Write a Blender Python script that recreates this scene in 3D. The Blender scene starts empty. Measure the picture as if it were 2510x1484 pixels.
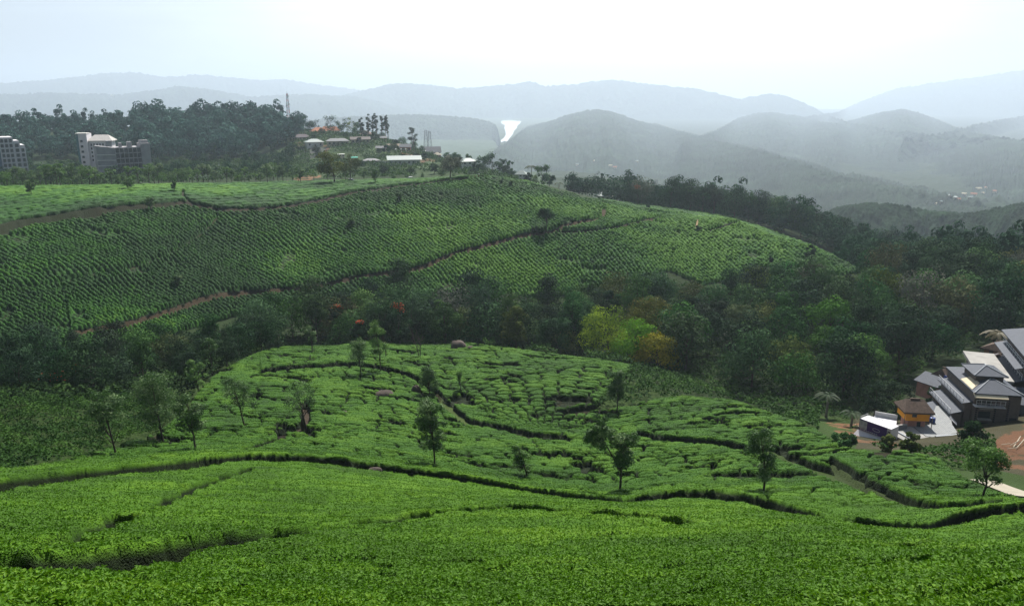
import bpy, math, random, time
import numpy as np
T_START = time.time()
S = bpy.context.scene
COL = S.collection
PI = math.pi
# ------------------------------------------------------------------ camera model (photo laid out on a 2510 x 1484 grid)
F = 1900.0; CX, CY = 1255.0, 742.0
PITCH = math.radians(14.9)
CAMZ = 130.0
CP, SP = math.cos(PITCH), math.sin(PITCH)

def ray(px, py):
    a = (px - CX) / F; b = (CY - py) / F
    return a, CP + b * SP, -SP + b * CP        # x right, y ahead, z up

def at(px, py, r):
    x, y, z = ray(px, py); t = r / math.hypot(x, y)
    return np.array([x * t, y * t, CAMZ + z * t])

def proj(x, y, z):
    z = z - CAMZ
    d = y * CP - z * SP; v = y * SP + z * CP
    d = np.where(d < 0.1, 0.1, d)
    return CX + F * x / d, CY - F * v / d

# ------------------------------------------------------------------ noise
def _h(ix, iy, s):
    n = (ix.astype(np.int64) * 374761393 + iy.astype(np.int64) * 668265263 + s * 1274126177) & 0xffffffff
    n = ((n ^ (n >> 13)) * 1274126177) & 0xffffffff
    n = ((n ^ (n >> 16)) * 2246822519) & 0xffffffff
    return ((n ^ (n >> 15)) & 0xffffff) / float(0xffffff)

def vnoise(x, y, s=0):
    fx = np.floor(x); fy = np.floor(y); tx = x - fx; ty = y - fy
    tx = tx * tx * (3 - 2 * tx); ty = ty * ty * (3 - 2 * ty)
    fx = fx.astype(np.int64); fy = fy.astype(np.int64)
    a = _h(fx, fy, s); b = _h(fx + 1, fy, s); c = _h(fx, fy + 1, s); d = _h(fx + 1, fy + 1, s)
    return (a + (b - a) * tx) * (1 - ty) + (c + (d - c) * tx) * ty

def fbm(x, y, s=0, o=4, g=0.5):
    r = 0; a = 1; t = 0
    for k in range(o):
        r = r + a * vnoise(x * 2 ** k + 17.3 * k, y * 2 ** k - 9.1 * k, s + k); t += a; a *= g
    return r / t

def sst(a, b, x):
    t = np.clip((x - a) / (b - a), 0, 1); return t * t * (3 - 2 * t)

# ------------------------------------------------------------------ terrain: one height field through surveyed points
FG = [(1660, 8), (1484, 14), (1400, 19), (1300, 29)]
COLS = {
 -180: FG + [(1215, 50), (1160, 62), (1080, 78), (1010, 92), (965, 110), (935, 130), (885, 150), (868, 165), (705, 195), (602, 220), (565, 236), (532, 250), (463, 300), (466, 320), (458, 400), (430, 500), (395, 560), (318, 680), (335, 760)],
 60: FG + [(1198, 51), (1150, 62), (1080, 78), (1000, 92), (960, 110), (930, 130), (880, 150), (862, 165), (700, 195), (600, 220), (552, 238), (528, 250), (462, 300), (464, 320), (455, 400), (425, 500), (392, 560), (316, 680), (335, 760)],
 300: FG + [(1168, 55), (1120, 72), (1060, 86), (1005, 97), (975, 105), (960, 118), (915, 138), (850, 156), (828, 170), (700, 195), (600, 217), (530, 238), (508, 246), (456, 300), (464, 320), (450, 400), (428, 470), (402, 540), (312, 680), (325, 760)],
 600: FG + [(1133, 62), (1060, 84), (985, 98), (900, 118), (862, 132), (872, 146), (850, 165), (775, 182), (722, 194), (615, 220), (522, 244), (450, 300), (458, 320), (432, 400), (412, 480), (388, 560), (305, 680), (318, 760)],
 900: FG + [(1155, 60), (1060, 82), (965, 102), (900, 122), (845, 144), (864, 155), (842, 170), (705, 196), (600, 220), (492, 258), (470, 270), (447, 292), (452, 320), (428, 400), (396, 480), (352, 560), (335, 610), (345, 700)],
 1180: FG + [(1190, 60), (1120, 74), (1060, 88), (1030, 97), (950, 110), (905, 124), (848, 148), (868, 160), (842, 175), (700, 200), (580, 228), (480, 266), (436, 292), (450, 312), (442, 360), (422, 420), (412, 470), (430, 560)],
 1330: FG + [(1216, 60), (1130, 74), (1080, 86), (1052, 96), (960, 110), (915, 124), (866, 147), (880, 160), (845, 175), (700, 202), (600, 226), (500, 262), (456, 300), (460, 330), (452, 372), (462, 420), (470, 480), (500, 560)],
 1500: FG + [(1234, 59), (1150, 72), (1090, 84), (1052, 95), (1010, 104), (962, 113), (910, 128), (885, 146), (895, 160), (860, 175), (705, 205), (600, 230), (540, 255), (499, 287), (508, 302), (500, 350), (495, 400), (520, 480)],
 1800: FG + [(1226, 58), (1150, 71), (1092, 83), (1040, 94), (993, 107), (1010, 114), (1000, 125), (960, 140), (880, 165), (800, 190), (700, 222), (620, 245), (546, 280), (560, 300), (545, 350), (530, 400), (545, 460)],
 2000: [(1660, 8), (1484, 14), (1408, 19), (1325, 29), (1276, 52), (1200, 63), (1135, 76), (1088, 87), (1045, 97), (1050, 108), (1035, 118), (985, 135), (905, 158), (800, 190), (710, 222), (660, 238), (610, 256), (640, 290), (610, 350), (580, 400), (600, 460)],
 2150: [(1660, 8), (1484, 14), (1420, 19), (1362, 28), (1336, 36), (1322, 46), (1250, 57), (1180, 68), (1120, 79), (1092, 88), (1085, 100), (1055, 115), (1010, 130), (905, 155), (800, 188), (725, 220), (684, 240), (700, 270), (680, 320), (650, 370), (655, 450)],
 2350: [(1660, 8), (1484, 14), (1436, 19), (1400, 26), (1384, 31), (1355, 36), (1296, 51), (1240, 62), (1180, 74), (1125, 86), (1105, 97), (1070, 108), (1040, 120), (985, 135), (900, 158), (800, 187), (725, 220), (690, 270), (670, 330), (650, 400), (640, 520), (640, 640)],
 2640: [(1660, 8), (1490, 14), (1450, 19), (1424, 26), (1400, 31), (1360, 36), (1262, 53), (1225, 72), (1190, 85), (1130, 98), (1075, 108), (1030, 120), (980, 135), (890, 158), (800, 187), (725, 225), (680, 290), (655, 400), (640, 520), (640, 640)],
}
_pts = []
for px, L in COLS.items():
    for py, r in L:
        p = at(px, py, r); _pts.append((math.atan2(p[0], p[1]), math.log(r), (p[2] - CAMZ) / r))
    for r, z in (((850, -130), (1000, -155), (1400, -195), (2000, -214)) if px > 1700 else ((1000, -102), (1400, -112), (2000, -114))):
        _pts.append((math.atan2(px - CX, F * CP + 50), math.log(r), z / r))
_pts = np.array(_pts)
SA, SL = 0.085, 0.14
_P = np.stack([_pts[:, 0] / SA, _pts[:, 1] / SL], 1)
def _phi(d2): return np.sqrt(d2 + 0.05)
_D = ((_P[:, None] - _P[None]) ** 2).sum(2)
_n = len(_P)
_A = np.zeros((_n + 3, _n + 3)); _A[:_n, :_n] = _phi(_D) - np.eye(_n) * 0.02
_A[:_n, _n] = 1; _A[:_n, _n + 1:] = _P; _A[_n, :_n] = 1; _A[_n + 1:, :_n] = _P.T
_b = np.zeros(_n + 3); _b[:_n] = _pts[:, 2]
_w = np.linalg.solve(_A, _b)
GA = np.linspace(math.radians(-50), math.radians(50), 420)
GL = np.linspace(math.log(4.0), math.log(17000.0), 860)
_ga, _gl = np.meshgrid(np.clip(GA, _pts[:, 0].min(), _pts[:, 0].max()), np.clip(GL, math.log(8.0), math.log(1900.0)), indexing='ij')
_q = np.stack([_ga.ravel() / SA, _gl.ravel() / SL], 1)
SG = np.empty(len(_q))
for i in range(0, len(_q), 20000):
    q = _q[i:i + 20000]
    SG[i:i + 20000] = _phi(((q[:, None] - _P[None]) ** 2).sum(2)) @ _w[:_n] + _w[_n] + q @ _w[_n + 1:]
SG = SG.reshape(len(GA), len(GL))
# beyond 1500 m flat valley floor; below 8 m a hillside under the viewer
_R = np.exp(GL)[None, :]
_zz = SG * _R
_zz = _zz + (-218 - _zz) * sst(900, 2400, _R)
_k8 = np.argmin(abs(GL - math.log(8.0)))
SG = np.where(_R < 8.0, _zz[:, _k8:_k8 + 1] + (8.0 - _R) * 0.45, _zz) / _R
ZG = SG * _R

def _bil(G, x, y):
    a = np.arctan2(x, y); l = 0.5 * np.log(np.maximum(x * x + y * y, 25.1))
    u = np.clip((a - GA[0]) / (GA[1] - GA[0]), 0, len(GA) - 1.001); v = np.clip((l - GL[0]) / (GL[1] - GL[0]), 0, len(GL) - 1.001)
    i = u.astype(int); j = v.astype(int); u = u - i; v = v - j
    return (G[i, j] * (1 - u) + G[i + 1, j] * u) * (1 - v) + (G[i, j + 1] * (1 - u) + G[i + 1, j + 1] * u) * v
STEPS = []
def ground(x, y):
    x = np.asarray(x, float); y = np.asarray(y, float)
    r = np.hypot(x, y)
    u = 0.35 * (fbm(x / 9.0, y / 9.0, 5, 3) - .5) * sst(20, 90, r) + 1.2 * (fbm(x / 30, y / 30, 8, 2) - .5) * sst(60, 200, r)
    z = CAMZ + _bil(ZG, x, y) + u
    z = z + 9 * (fbm(x / 16, y / 16, 12, 3) - .5) * sst(620, 900, r) * (1 + sst(900, 2500, r))
    z = z + 50 * (fbm(x / 420, y / 420, 14, 3) - .5) * sst(850, 1800, r) * (1 - sst(3500, 3900, r))
    if STEPS:
        a = np.arctan2(x, y)
        for A_, R_, amp, dec in STEPS:
            s = r - np.interp(a, A_, R_, left=1e4, right=1e4)
            fd = np.clip((a - A_[0]) / .06, 0, 1) * np.clip((A_[-1] - a) / .14, 0, 1) if amp < .6 and dec < 4 else 1.0
            z = z + fd * amp * sst(-.12, .12, s) * np.exp(-np.maximum(s, 0) / dec)
    return z

def cast(px, py, r0=9.0, r1=900.0, dz=0.5):
    x, y, z = ray(px, py); h = math.hypot(x, y)
    rr = np.exp(np.linspace(math.log(r0), math.log(r1), 1200))
    X = x / h * rr; Y = y / h * rr; Z = CAMZ + z / h * rr
    d = Z - (ground(X, Y) + dz)
    k = np.where(d <= 0)[0]
    k = k[0] if len(k) else int(np.argmin(d / rr))
    return np.array([X[k], Y[k], float(ground(X[k], Y[k]))])

def inpoly(px, py, poly):
    res = np.zeros(np.shape(px), bool); n = len(poly)
    for i in range(n):
        x1, y1 = poly[i]; x2, y2 = poly[(i + 1) % n]
        if y1 == y2: continue
        c = ((py < y1) != (py < y2)) & (px < (x2 - x1) * (py - y1) / (y2 - y1) + x1)
        res ^= c
    return res

class Path:
    """a track traced on the ground: world polyline with a half width"""
    def __init__(s, pts, hw, r0, r1, seed=0):
        P = [cast(p[0], p[1], r0, r1, .88 if r1 <= 60 else .7 if r1 <= 75 else .5)[:2] for p in pts]
        s.P = np.array(P); s.hw = hw; s.tp = hw * .7 if hw == .36 else 0; s.seed = seed
        s.lo = s.P.min(0) - 8; s.hi = s.P.max(0) + 8
    def dist(s, x, y):
        d = np.full(x.shape, 99.0)
        m = (x > s.lo[0]) & (x < s.hi[0]) & (y > s.lo[1]) & (y < s.hi[1])
        if not m.any(): return d
        X = x[m] + 0.6 * (vnoise(x[m] / 1.3, y[m] / 1.3, 3) - .5); Y = y[m] + 0.6 * (vnoise(x[m] / 1.3, y[m] / 1.3, 4) - .5)
        b = np.full(X.shape, 99.0)
        for i_, (a, c) in enumerate(zip(s.P[:-1], s.P[1:])):
            e = c - a; L = max(e @ e, 1e-6)
            t = np.clip(((X - a[0]) * e[0] + (Y - a[1]) * e[1]) / L, 0, 1)
            b = np.minimum(b, np.hypot(X - a[0] - t * e[0], Y - a[1] - t * e[1]) + s.tp * (i_ + t) / len(s.P))
        d[m] = b - s.hw
        return d

NEARP = [
 Path([(-60, 1212), (0, 1205), (150, 1187), (300, 1168), (420, 1155), (520, 1140), (620, 1133), (740, 1133), (830, 1140), (880, 1152), (960, 1160), (1050, 1172), (1150, 1186), (1250, 1204), (1350, 1220), (1450, 1232), (1530, 1240), (1580, 1228), (1650, 1222), (1720, 1222), (1800, 1228), (1880, 1245), (1960, 1268), (2050, 1292), (2110, 1308), (2180, 1324), (2230, 1318), (2300, 1298), (2380, 1275), (2450, 1262), (2560, 1250)], .75, 40, 75),
 Path([(-80, 1402), (0, 1398), (150, 1392), (300, 1378), (360, 1368), (450, 1350), (560, 1335), (680, 1318), (760, 1302), (830, 1292)], .36, 12, 50),
 Path([(830, 1292), (940, 1278), (1060, 1262), (1170, 1250), (1280, 1246), (1400, 1255), (1500, 1262), (1600, 1270), (1700, 1280)], .17, 12, 50),
 Path([(80, 1350), (180, 1325), (240, 1295), (310, 1262)], .2, 12, 50),
 Path([(390, 1243), (440, 1212), (480, 1195), (560, 1165), (620, 1145)], .2, 20, 60),
 Path([(2225, 1330), (2290, 1350), (2340, 1368), (2420, 1388), (2470, 1392), (2560, 1386)], .25, 24, 48),
 Path([(2030, 1135), (2100, 1180), (2160, 1215), (2240, 1250), (2300, 1262), (2450, 1256)], .5, 50, 90),
 Path([(1880, 1105), (1960, 1138), (2050, 1170), (2130, 1205)], 1.2, 60, 90),
 Path([(600, 1110), (650, 1095), (690, 1080), (690, 1060), (735, 1052), (748, 1035), (748, 995)], .4, 60, 105),
 Path([(640, 918), (700, 910), (780, 905), (870, 900), (930, 908), (960, 915), (1000, 925), (1030, 940), (1060, 960), (1085, 985)], .3, 80, 140),
 Path([(1085, 985), (1110, 1005), (1130, 1025), (1160, 1045)], .9, 80, 120),
 Path([(1160, 1045), (1200, 1052), (1250, 1062), (1300, 1077), (1390, 1084)], .5, 70, 110),
 Path([(1195, 935), (1260, 927), (1340, 915), (1400, 905)], .25, 100, 145),
 Path([(1560, 1070), (1620, 1082), (1700, 1090), (1780, 1097), (1850, 1112), (1900, 1125)], .5, 70, 100),
 Path([(1180, 1120), (1270, 1118), (1330, 1125)], .1, 60, 90),
 Path([(1400, 1012), (1440, 1005), (1490, 1000)], 1.0, 90, 120),
]
FARP = [
 Path([(-60, 580), (0, 566), (60, 550), (150, 538), (250, 520)], 2.2, 225, 285),
 Path([(250, 520), (370, 508), (450, 500)], 1.3, 225, 285),
 Path([(450, 500), (480, 505), (530, 516), (600, 518), (700, 510), (780, 495), (850, 478), (920, 468), (1000, 456), (1080, 446), (1150, 438)], 1.0, 225, 320),
 Path([(1480, 512), (1482, 528), (1450, 545), (1400, 556), (1350, 572), (1290, 578), (1240, 592), (1180, 608), (1120, 622), (1080, 640), (1040, 655), (990, 668), (930, 675), (870, 684), (800, 700), (700, 712), (600, 720), (530, 728), (490, 740), (420, 765), (340, 790), (250, 808), (180, 840)], .7, 170, 310),
 Path([(1370, 572), (1420, 570), (1480, 565), (1530, 555), (1570, 545), (1620, 535)], .4, 200, 310),
 Path([(535, 530), (510, 560), (470, 590), (420, 620), (350, 650), (280, 668), (200, 680), (100, 700), (0, 722)], .3, 170, 270),
 Path([(1680, 510), (1712, 535), (1705, 562)], .3, 200, 330),
 Path([(1735, 568), (1770, 558), (1818, 548)], .5, 200, 330),
 Path([(1590, 524), (1640, 525), (1680, 522)], .4, 200, 330),
 Path([(448, 468), (450, 485), (465, 500)], .3, 240, 320),
]
def add_step(P, amp, dec, off=.3):
    X = P.P; A_ = np.arctan2(X[:, 0], X[:, 1]); o = np.argsort(A_)
    STEPS.append((A_[o], (np.hypot(X[:, 0], X[:, 1]) + off)[o], amp, dec))
add_step(NEARP[0], .5, 6, .45); add_step(NEARP[1], .36, 3, .1); add_step(NEARP[2], .20, 2, .06); add_step(NEARP[3], .16, 2, .05); add_step(NEARP[4], .2, 2, .05); add_step(NEARP[5], .15, 3)
add_step(NEARP[6], .4, 5); add_step(NEARP[13], .4, 6, .4); add_step(NEARP[9], .6, 6, .2); add_step(NEARP[11], .6, 5, .3)
class _S: pass
for _i, _a, _k in ((0, 1.6, 0), (1, 1.0, 0), (2, .9, 0), (3, 1.0, 2), (4, .8, 0), (7, .7, 0), (8, .5, 0)):
    _s = _S(); _s.P = FARP[_i].P[_k:]; add_step(_s, _a, 14, .2)
TEA_B = [(-400, 1260), (-100, 1188), (40, 1172), (120, 1148), (230, 1120), (300, 1095), (390, 1065), (460, 1005), (500, 945), (555, 905), (620, 872), (700, 850), (800, 846), (900, 838), (1000, 830), (1100, 836), (1200, 850), (1300, 863), (1400, 876), (1500, 888), (1560, 900), (1530, 925), (1495, 960), (1450, 1004), (1540, 1000), (1600, 980), (1700, 974), (1800, 986), (1900, 1020), (1990, 1050), (2060, 1100), (2110, 1108), (2200, 1108), (2300, 1132), (2380, 1190), (2500, 1235), (4200, 1245), (4200, 1900), (-1600, 1900), (-1600, 1300)]
TEA_C = [(-400, 450), (0, 458), (300, 454), (700, 445), (1080, 436), (1170, 430), (1260, 437), (1350, 462), (1440, 488), (1600, 496), (1700, 505), (1815, 538), (1960, 590), (2120, 662), (2060, 672), (1950, 650), (1850, 650), (1800, 680), (1720, 695), (1640, 660), (1560, 680), (1480, 700), (1380, 720), (1200, 735), (1050, 730), (940, 715), (800, 722), (640, 752), (560, 775), (470, 800), (360, 835), (240, 870), (100, 885), (-400, 900)]
HAZE = 0.00016
HAZEC = (.66, .77, .91, 1)
SKYC = [(.05, .065, .085), (.11, .14, .18), (.35, .385, .43), (.53, .56, .58), (.84, .85, .85)]
SKYS = 1.0
SUNE, SUNA, EXPO = 5.0, 1.5, 0.80
# ------------------------------------------------------------------ object helpers
def link(o, parent=None):
    COL.objects.link(o)
    if parent is not None: o.parent = parent
    return o
def tag(o, label=None, cat=None, group=None, kind=None):
    if label: o['label'] = label
    if cat: o['category'] = cat
    if group: o['group'] = group
    if kind: o['kind'] = kind
    return o
def empty(name, loc, rz=0, **k):
    o = bpy.data.objects.new(name, None); o.empty_display_size = .2
    o.location = [float(v) for v in loc]; o.rotation_euler = (0, 0, rz); link(o); return tag(o, **k)
def mesh(name, V, Fq, mat=None, smooth=False, attrs=None):
    """V (n,3); Fq: (m,4) or (m,3) int array or list of arrays"""
    me = bpy.data.meshes.new(name)
    if not isinstance(Fq, list): Fq = [Fq]
    Fq = [np.asarray(f, np.int32) for f in Fq if len(f)]
    V = np.ascontiguousarray(V, np.float32)
    nl = sum(f.size for f in Fq); nf = sum(len(f) for f in Fq)
    me.vertices.add(len(V)); me.vertices.foreach_set('co', V.ravel())
    me.loops.add(nl); me.loops.foreach_set('vertex_index', np.concatenate([f.ravel() for f in Fq]))
    me.polygons.add(nf)
    tot = np.concatenate([np.full(len(f), f.shape[1], np.int32) for f in Fq])
    st = np.concatenate([[0], np.cumsum(tot)[:-1]]).astype(np.int32)
    me.polygons.foreach_set('loop_start', st)
    me.polygons.foreach_set('use_smooth', np.full(nf, bool(smooth)))
    for k, v in (attrs or {}).items():
        v = np.asarray(v, np.float32)
        if v.ndim == 1:
            a = me.attributes.new(k, 'FLOAT', 'POINT'); a.data.foreach_set('value', v)
        else:
            a = me.attributes.new(k, 'FLOAT_COLOR', 'POINT')
            if v.shape[1] == 3: v = np.concatenate([v, np.ones((len(v), 1), np.float32)], 1)
            a.data.foreach_set('color', np.ascontiguousarray(v).ravel())
    me.update(calc_edges=True); me.validate()
    if mat: me.materials.append(mat)
    return me
def obj(name, me, parent=None, **k):
    return tag(link(bpy.data.objects.new(name, me), parent), **k)

class MB:
    """collects solids into one mesh"""
    def __init__(s): s.V = []; s.Q = []; s.T = []; s.n = 0
    def add(s, V, Q=(), T=()):
        s.V.append(np.asarray(V, float)); 
        if len(Q): s.Q.append(np.asarray(Q) + s.n)
        if len(T): s.T.append(np.asarray(T) + s.n)
        s.n += len(V); return s
    def box(s, x0, x1, y0, y1, z0, z1):
        V = [(x, y, z) for z in (z0, z1) for y in (y0, y1) for x in (x0, x1)]
        return s.add(V, [(0, 2, 3, 1), (4, 5, 7, 6), (0, 1, 5, 4), (2, 6, 7, 3), (0, 4, 6, 2), (1, 3, 7, 5)])
    def hexa(s, P):   # 8 points: bottom ring of 4, top ring of 4
        return s.add(P, [(3, 2, 1, 0), (4, 5, 6, 7), (0, 1, 5, 4), (1, 2, 6, 5), (2, 3, 7, 6), (3, 0, 4, 7)])
    def slab(s, P, t):  # a thick plate from 4 points, t downwards
        P = np.array(P, float); B = P - [0, 0, t]
        return s.hexa(list(B) + list(P))
    def hip(s, x0, x1, y0, y1, z, h, t=.15, ridge=None):
        """hip roof; ridge inset defaults to half the shorter side"""
        w, d = x1 - x0, y1 - y0; r = min(w, d) / 2 if ridge is None else ridge
        cx, cy = (x0 + x1) / 2, (y0 + y1) / 2
        if w >= d: R = [(x0 + r, cy, z + h), (x1 - r, cy, z + h)]
        else: R = [(cx, y0 + r, z + h), (cx, y1 - r, z + h)]
        B = [(x0, y0, z), (x1, y0, z), (x1, y1, z), (x0, y1, z)]; C = [(a, b, z - t) for a, b, _ in B]
        V = C + B + R
        if w >= d: Q = [(4, 5, 9, 8), (6, 7, 8, 9)]; T = [(5, 6, 9), (7, 4, 8)]
        else: Q = [(5, 6, 9, 8), (7, 4, 8, 9)]; T = [(4, 5, 8), (6, 7, 9)]
        Q += [(3, 2, 1, 0), (0, 1, 5, 4), (1, 2, 6, 5), (2, 3, 7, 6), (3, 0, 4, 7)]
        return s.add(V, Q, T)
    def gable(s, x0, x1, y0, y1, z, h, t=.12):   # ridge along x
        cy = (y0 + y1) / 2
        s.slab([(x0, y0, z), (x1, y0, z), (x1, cy, z + h), (x0, cy, z + h)], t)
        s.slab([(x0, cy, z + h), (x1, cy, z + h), (x1, y1, z), (x0, y1, z)], t)
        return s
    def tube(s, P, R, k=6):
        V, Q = tube(P, R, k); return s.add(V, Q)
    def build(s, name, mat, parent=None, smooth=False, **k):
        V = np.concatenate(s.V); F_ = []
        if s.Q: F_.append(np.concatenate(s.Q))
        if s.T: F_.append(np.concatenate(s.T))
        return obj(name, mesh(name, V, F_, mat, smooth), parent, **k)

def tube(P, R, k=6):
    P = np.asarray(P, float); n = len(P); R = np.broadcast_to(np.asarray(R, float), (n,))
    V = []; 
    for i in range(n):
        t = P[min(i + 1, n - 1)] - P[max(i - 1, 0)]; t = t / (np.linalg.norm(t) + 1e-9)
        u = np.cross(t, [0, 0, 1.0]) if abs(t[2]) < .95 else np.cross(t, [1.0, 0, 0]); u /= np.linalg.norm(u); w = np.cross(t, u)
        a = np.arange(k) * 2 * PI / k
        V.append(P[i] + R[i] * (np.cos(a)[:, None] * u + np.sin(a)[:, None] * w))
    V = np.concatenate(V); a = np.arange(k); b = (a + 1) % k
    Q = np.concatenate([np.stack([i * k + a, i * k + b, (i + 1) * k + b, (i + 1) * k + a], 1) for i in range(n - 1)])
    return V, Q

def cards(C, N, size, rng, asp=.62):
    """leaf-shaped faces at C with normals about N; returns V, Q"""
    n = len(C); N = N / (np.linalg.norm(N, axis=1, keepdims=True) + 1e-9)
    t = rng.normal(size=(n, 3)); t -= (t * N).sum(1, keepdims=True) * N; t /= np.linalg.norm(t, axis=1, keepdims=True) + 1e-9
    b = np.cross(N, t); s = np.broadcast_to(size, (n,))[:, None]
    V = np.stack([C - t * s * .5, C - b * s * asp * .5 + N * s * .08, C + t * s * .5, C + b * s * asp * .5 + N * s * .08], 1).reshape(-1, 3)
    return V, np.arange(n * 4).reshape(n, 4)

# ------------------------------------------------------------------ materials
def new_mat(name):
    m = bpy.data.materials.new(name); m.use_nodes = True
    nt = m.node_tree; nt.nodes.clear()
    return m, nt
def nd(nt, t, **k):
    n = nt.nodes.new(t)
    for a, v in k.items():
        if a.startswith('_'): n.inputs[a[1:].replace('_', ' ')].default_value = v
        else: setattr(n, a, v)
    return n
def rgba(c): return (c[0], c[1], c[2], 1)
def mixc(nt, f, a, b, blend='MIX'):
    n = nt.nodes.new('ShaderNodeMix'); n.data_type = 'RGBA'; n.blend_type = blend
    for s, v in ((0, f), (6, a), (7, b)):
        if isinstance(v, bpy.types.NodeSocket): nt.links.new(v, n.inputs[s])
        else: n.inputs[s].default_value = rgba(v) if s else v
    return n.outputs[2]
def mth(nt, op, a, b=0.0, clamp=False):
    n = nt.nodes.new('ShaderNodeMath'); n.operation = op; n.use_clamp = clamp
    for i, v in enumerate((a, b)):
        if isinstance(v, bpy.types.NodeSocket): nt.links.new(v, n.inputs[i])
        else: n.inputs[i].default_value = v
    return n.outputs[0]
def ramp(nt, f, stops):
    n = nt.nodes.new('ShaderNodeValToRGB'); nt.links.new(f, n.inputs[0])
    e = n.color_ramp.elements
    while len(e) < len(stops): e.new(.5)
    for i, (p, c) in enumerate(stops): e[i].position = p; e[i].color = rgba(c)
    return n.outputs[0]
def noise(nt, scale, detail=4, rough=.5, coord='Object', vec=None):
    if vec is None:
        tc = nt.nodes.new('ShaderNodeTexCoord'); vec = tc.outputs[coord]
    n = nd(nt, 'ShaderNodeTexNoise'); n.inputs['Scale'].default_value = scale; n.inputs['Detail'].default_value = detail; n.inputs['Roughness'].default_value = rough
    nt.links.new(vec, n.inputs['Vector']); return n.outputs[0]
def finish(nt, color, rough=.8, spec=.3, bump=None, bstr=.3, bdist=.1, transl=0.0, metal=0.0):
    p = nd(nt, 'ShaderNodeBsdfPrincipled')
    if isinstance(color, bpy.types.NodeSocket): nt.links.new(color, p.inputs['Base Color'])
    else: p.inputs['Base Color'].default_value = rgba(color)
    if isinstance(rough, bpy.types.NodeSocket): nt.links.new(rough, p.inputs['Roughness'])
    else: p.inputs['Roughness'].default_value = rough
    p.inputs['Specular IOR Level'].default_value = spec; p.inputs['Metallic'].default_value = metal
    if bump is not None:
        b = nd(nt, 'ShaderNodeBump'); b.inputs['Strength'].default_value = bstr; b.inputs['Distance'].default_value = bdist
        nt.links.new(bump, b.inputs['Height']); nt.links.new(b.outputs[0], p.inputs['Normal'])
    o = nd(nt, 'ShaderNodeOutputMaterial'); sh = p.outputs[0]
    if transl > 0:
        t = nd(nt, 'ShaderNodeBsdfTranslucent')
        if isinstance(color, bpy.types.NodeSocket): nt.links.new(color, t.inputs[0])
        else: t.inputs[0].default_value = rgba(color)
        m = nd(nt, 'ShaderNodeMixShader'); m.inputs[0].default_value = transl
        nt.links.new(sh, m.inputs[1]); nt.links.new(t.outputs[0], m.inputs[2]); sh = m.outputs[0]
    nt.links.new(sh, o.inputs[0])
def simple(name, c, rough=.8, var=.18, scale=1.5, spec=.3, bstr=.25, bdist=.03, metal=0.0, bscale=None):
    """painted / plastered / mineral surface with weathering"""
    m, nt = new_mat(name)
    a = noise(nt, scale, 6, .6); b = noise(nt, scale * 9, 3, .6)
    d = [x * (1 - var) for x in c]; l = [min(1, x * (1 + var)) for x in c]
    col = ramp(nt, a, [(.3, d), (.7, l)])
    col = mixc(nt, mth(nt, 'MULTIPLY', b, .35), col, [x * .7 for x in c])
    finish(nt, col, rough, spec, b, bstr, bdist, metal=metal); return m
def leaf_mat(name, dark, mid, light, rough=.5, spec=.35, transl=.25, attr='rnd', perobj=.0):
    m, nt = new_mat(name)
    at_ = nd(nt, 'ShaderNodeAttribute', attribute_name=attr)
    f = at_.outputs['Fac']
    col = ramp(nt, f, [(0.0, dark), (.55, mid), (1.0, light)])
    if perobj > 0:
        oi = nd(nt, 'ShaderNodeObjectInfo')
        h = nd(nt, 'ShaderNodeHueSaturation'); nt.links.new(col, h.inputs['Color'])
        nt.links.new(mth(nt, 'ADD', mth(nt, 'MULTIPLY', oi.outputs['Random'], .05 * perobj), .5 - .018 * perobj), h.inputs['Hue'])
        r2 = mth(nt, 'FRACT', mth(nt, 'MULTIPLY', oi.outputs['Random'], 7.31))
        nt.links.new(mth(nt, 'ADD', mth(nt, 'MULTIPLY', r2, .7 * perobj), 1 - .35 * perobj), h.inputs['Value'])
        r3 = mth(nt, 'FRACT', mth(nt, 'MULTIPLY', oi.outputs['Random'], 13.7))
        nt.links.new(mth(nt, 'ADD', mth(nt, 'MULTIPLY', r3, .5 * perobj), 1 - .35 * perobj), h.inputs['Saturation'])
        col = h.outputs[0]
    finish(nt, col, rough, spec, transl=transl); return m
rng = np.random.default_rng(7)
# ------------------------------------------------------------------ tea pattern
def worley(u, v, seed=0, jit=.8):
    iu = np.floor(u).astype(np.int64); iv = np.floor(v).astype(np.int64)
    f1 = np.full(u.shape, 9.0); f2 = np.full(u.shape, 9.0); idr = np.zeros(u.shape)
    for a in (-1, 0, 1):
        for b in (-1, 0, 1):
            cu = iu + a; cv = iv + b
            xu = cu + .5 + jit * (_h(cu, cv, seed) - .5); xv = cv + .5 + jit * .6 * (_h(cu, cv, seed + 1) - .5)
            d = np.hypot(u - xu, v - xv); r = _h(cu, cv, seed + 2)
            n1 = d < f1
            f2 = np.where(n1, f1, np.minimum(f2, d)); idr = np.where(n1, r, idr); f1 = np.where(n1, d, f1)
    return f1, f2 - f1, idr

def polys(x, y, z):
    return proj(x, y, z)

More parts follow.
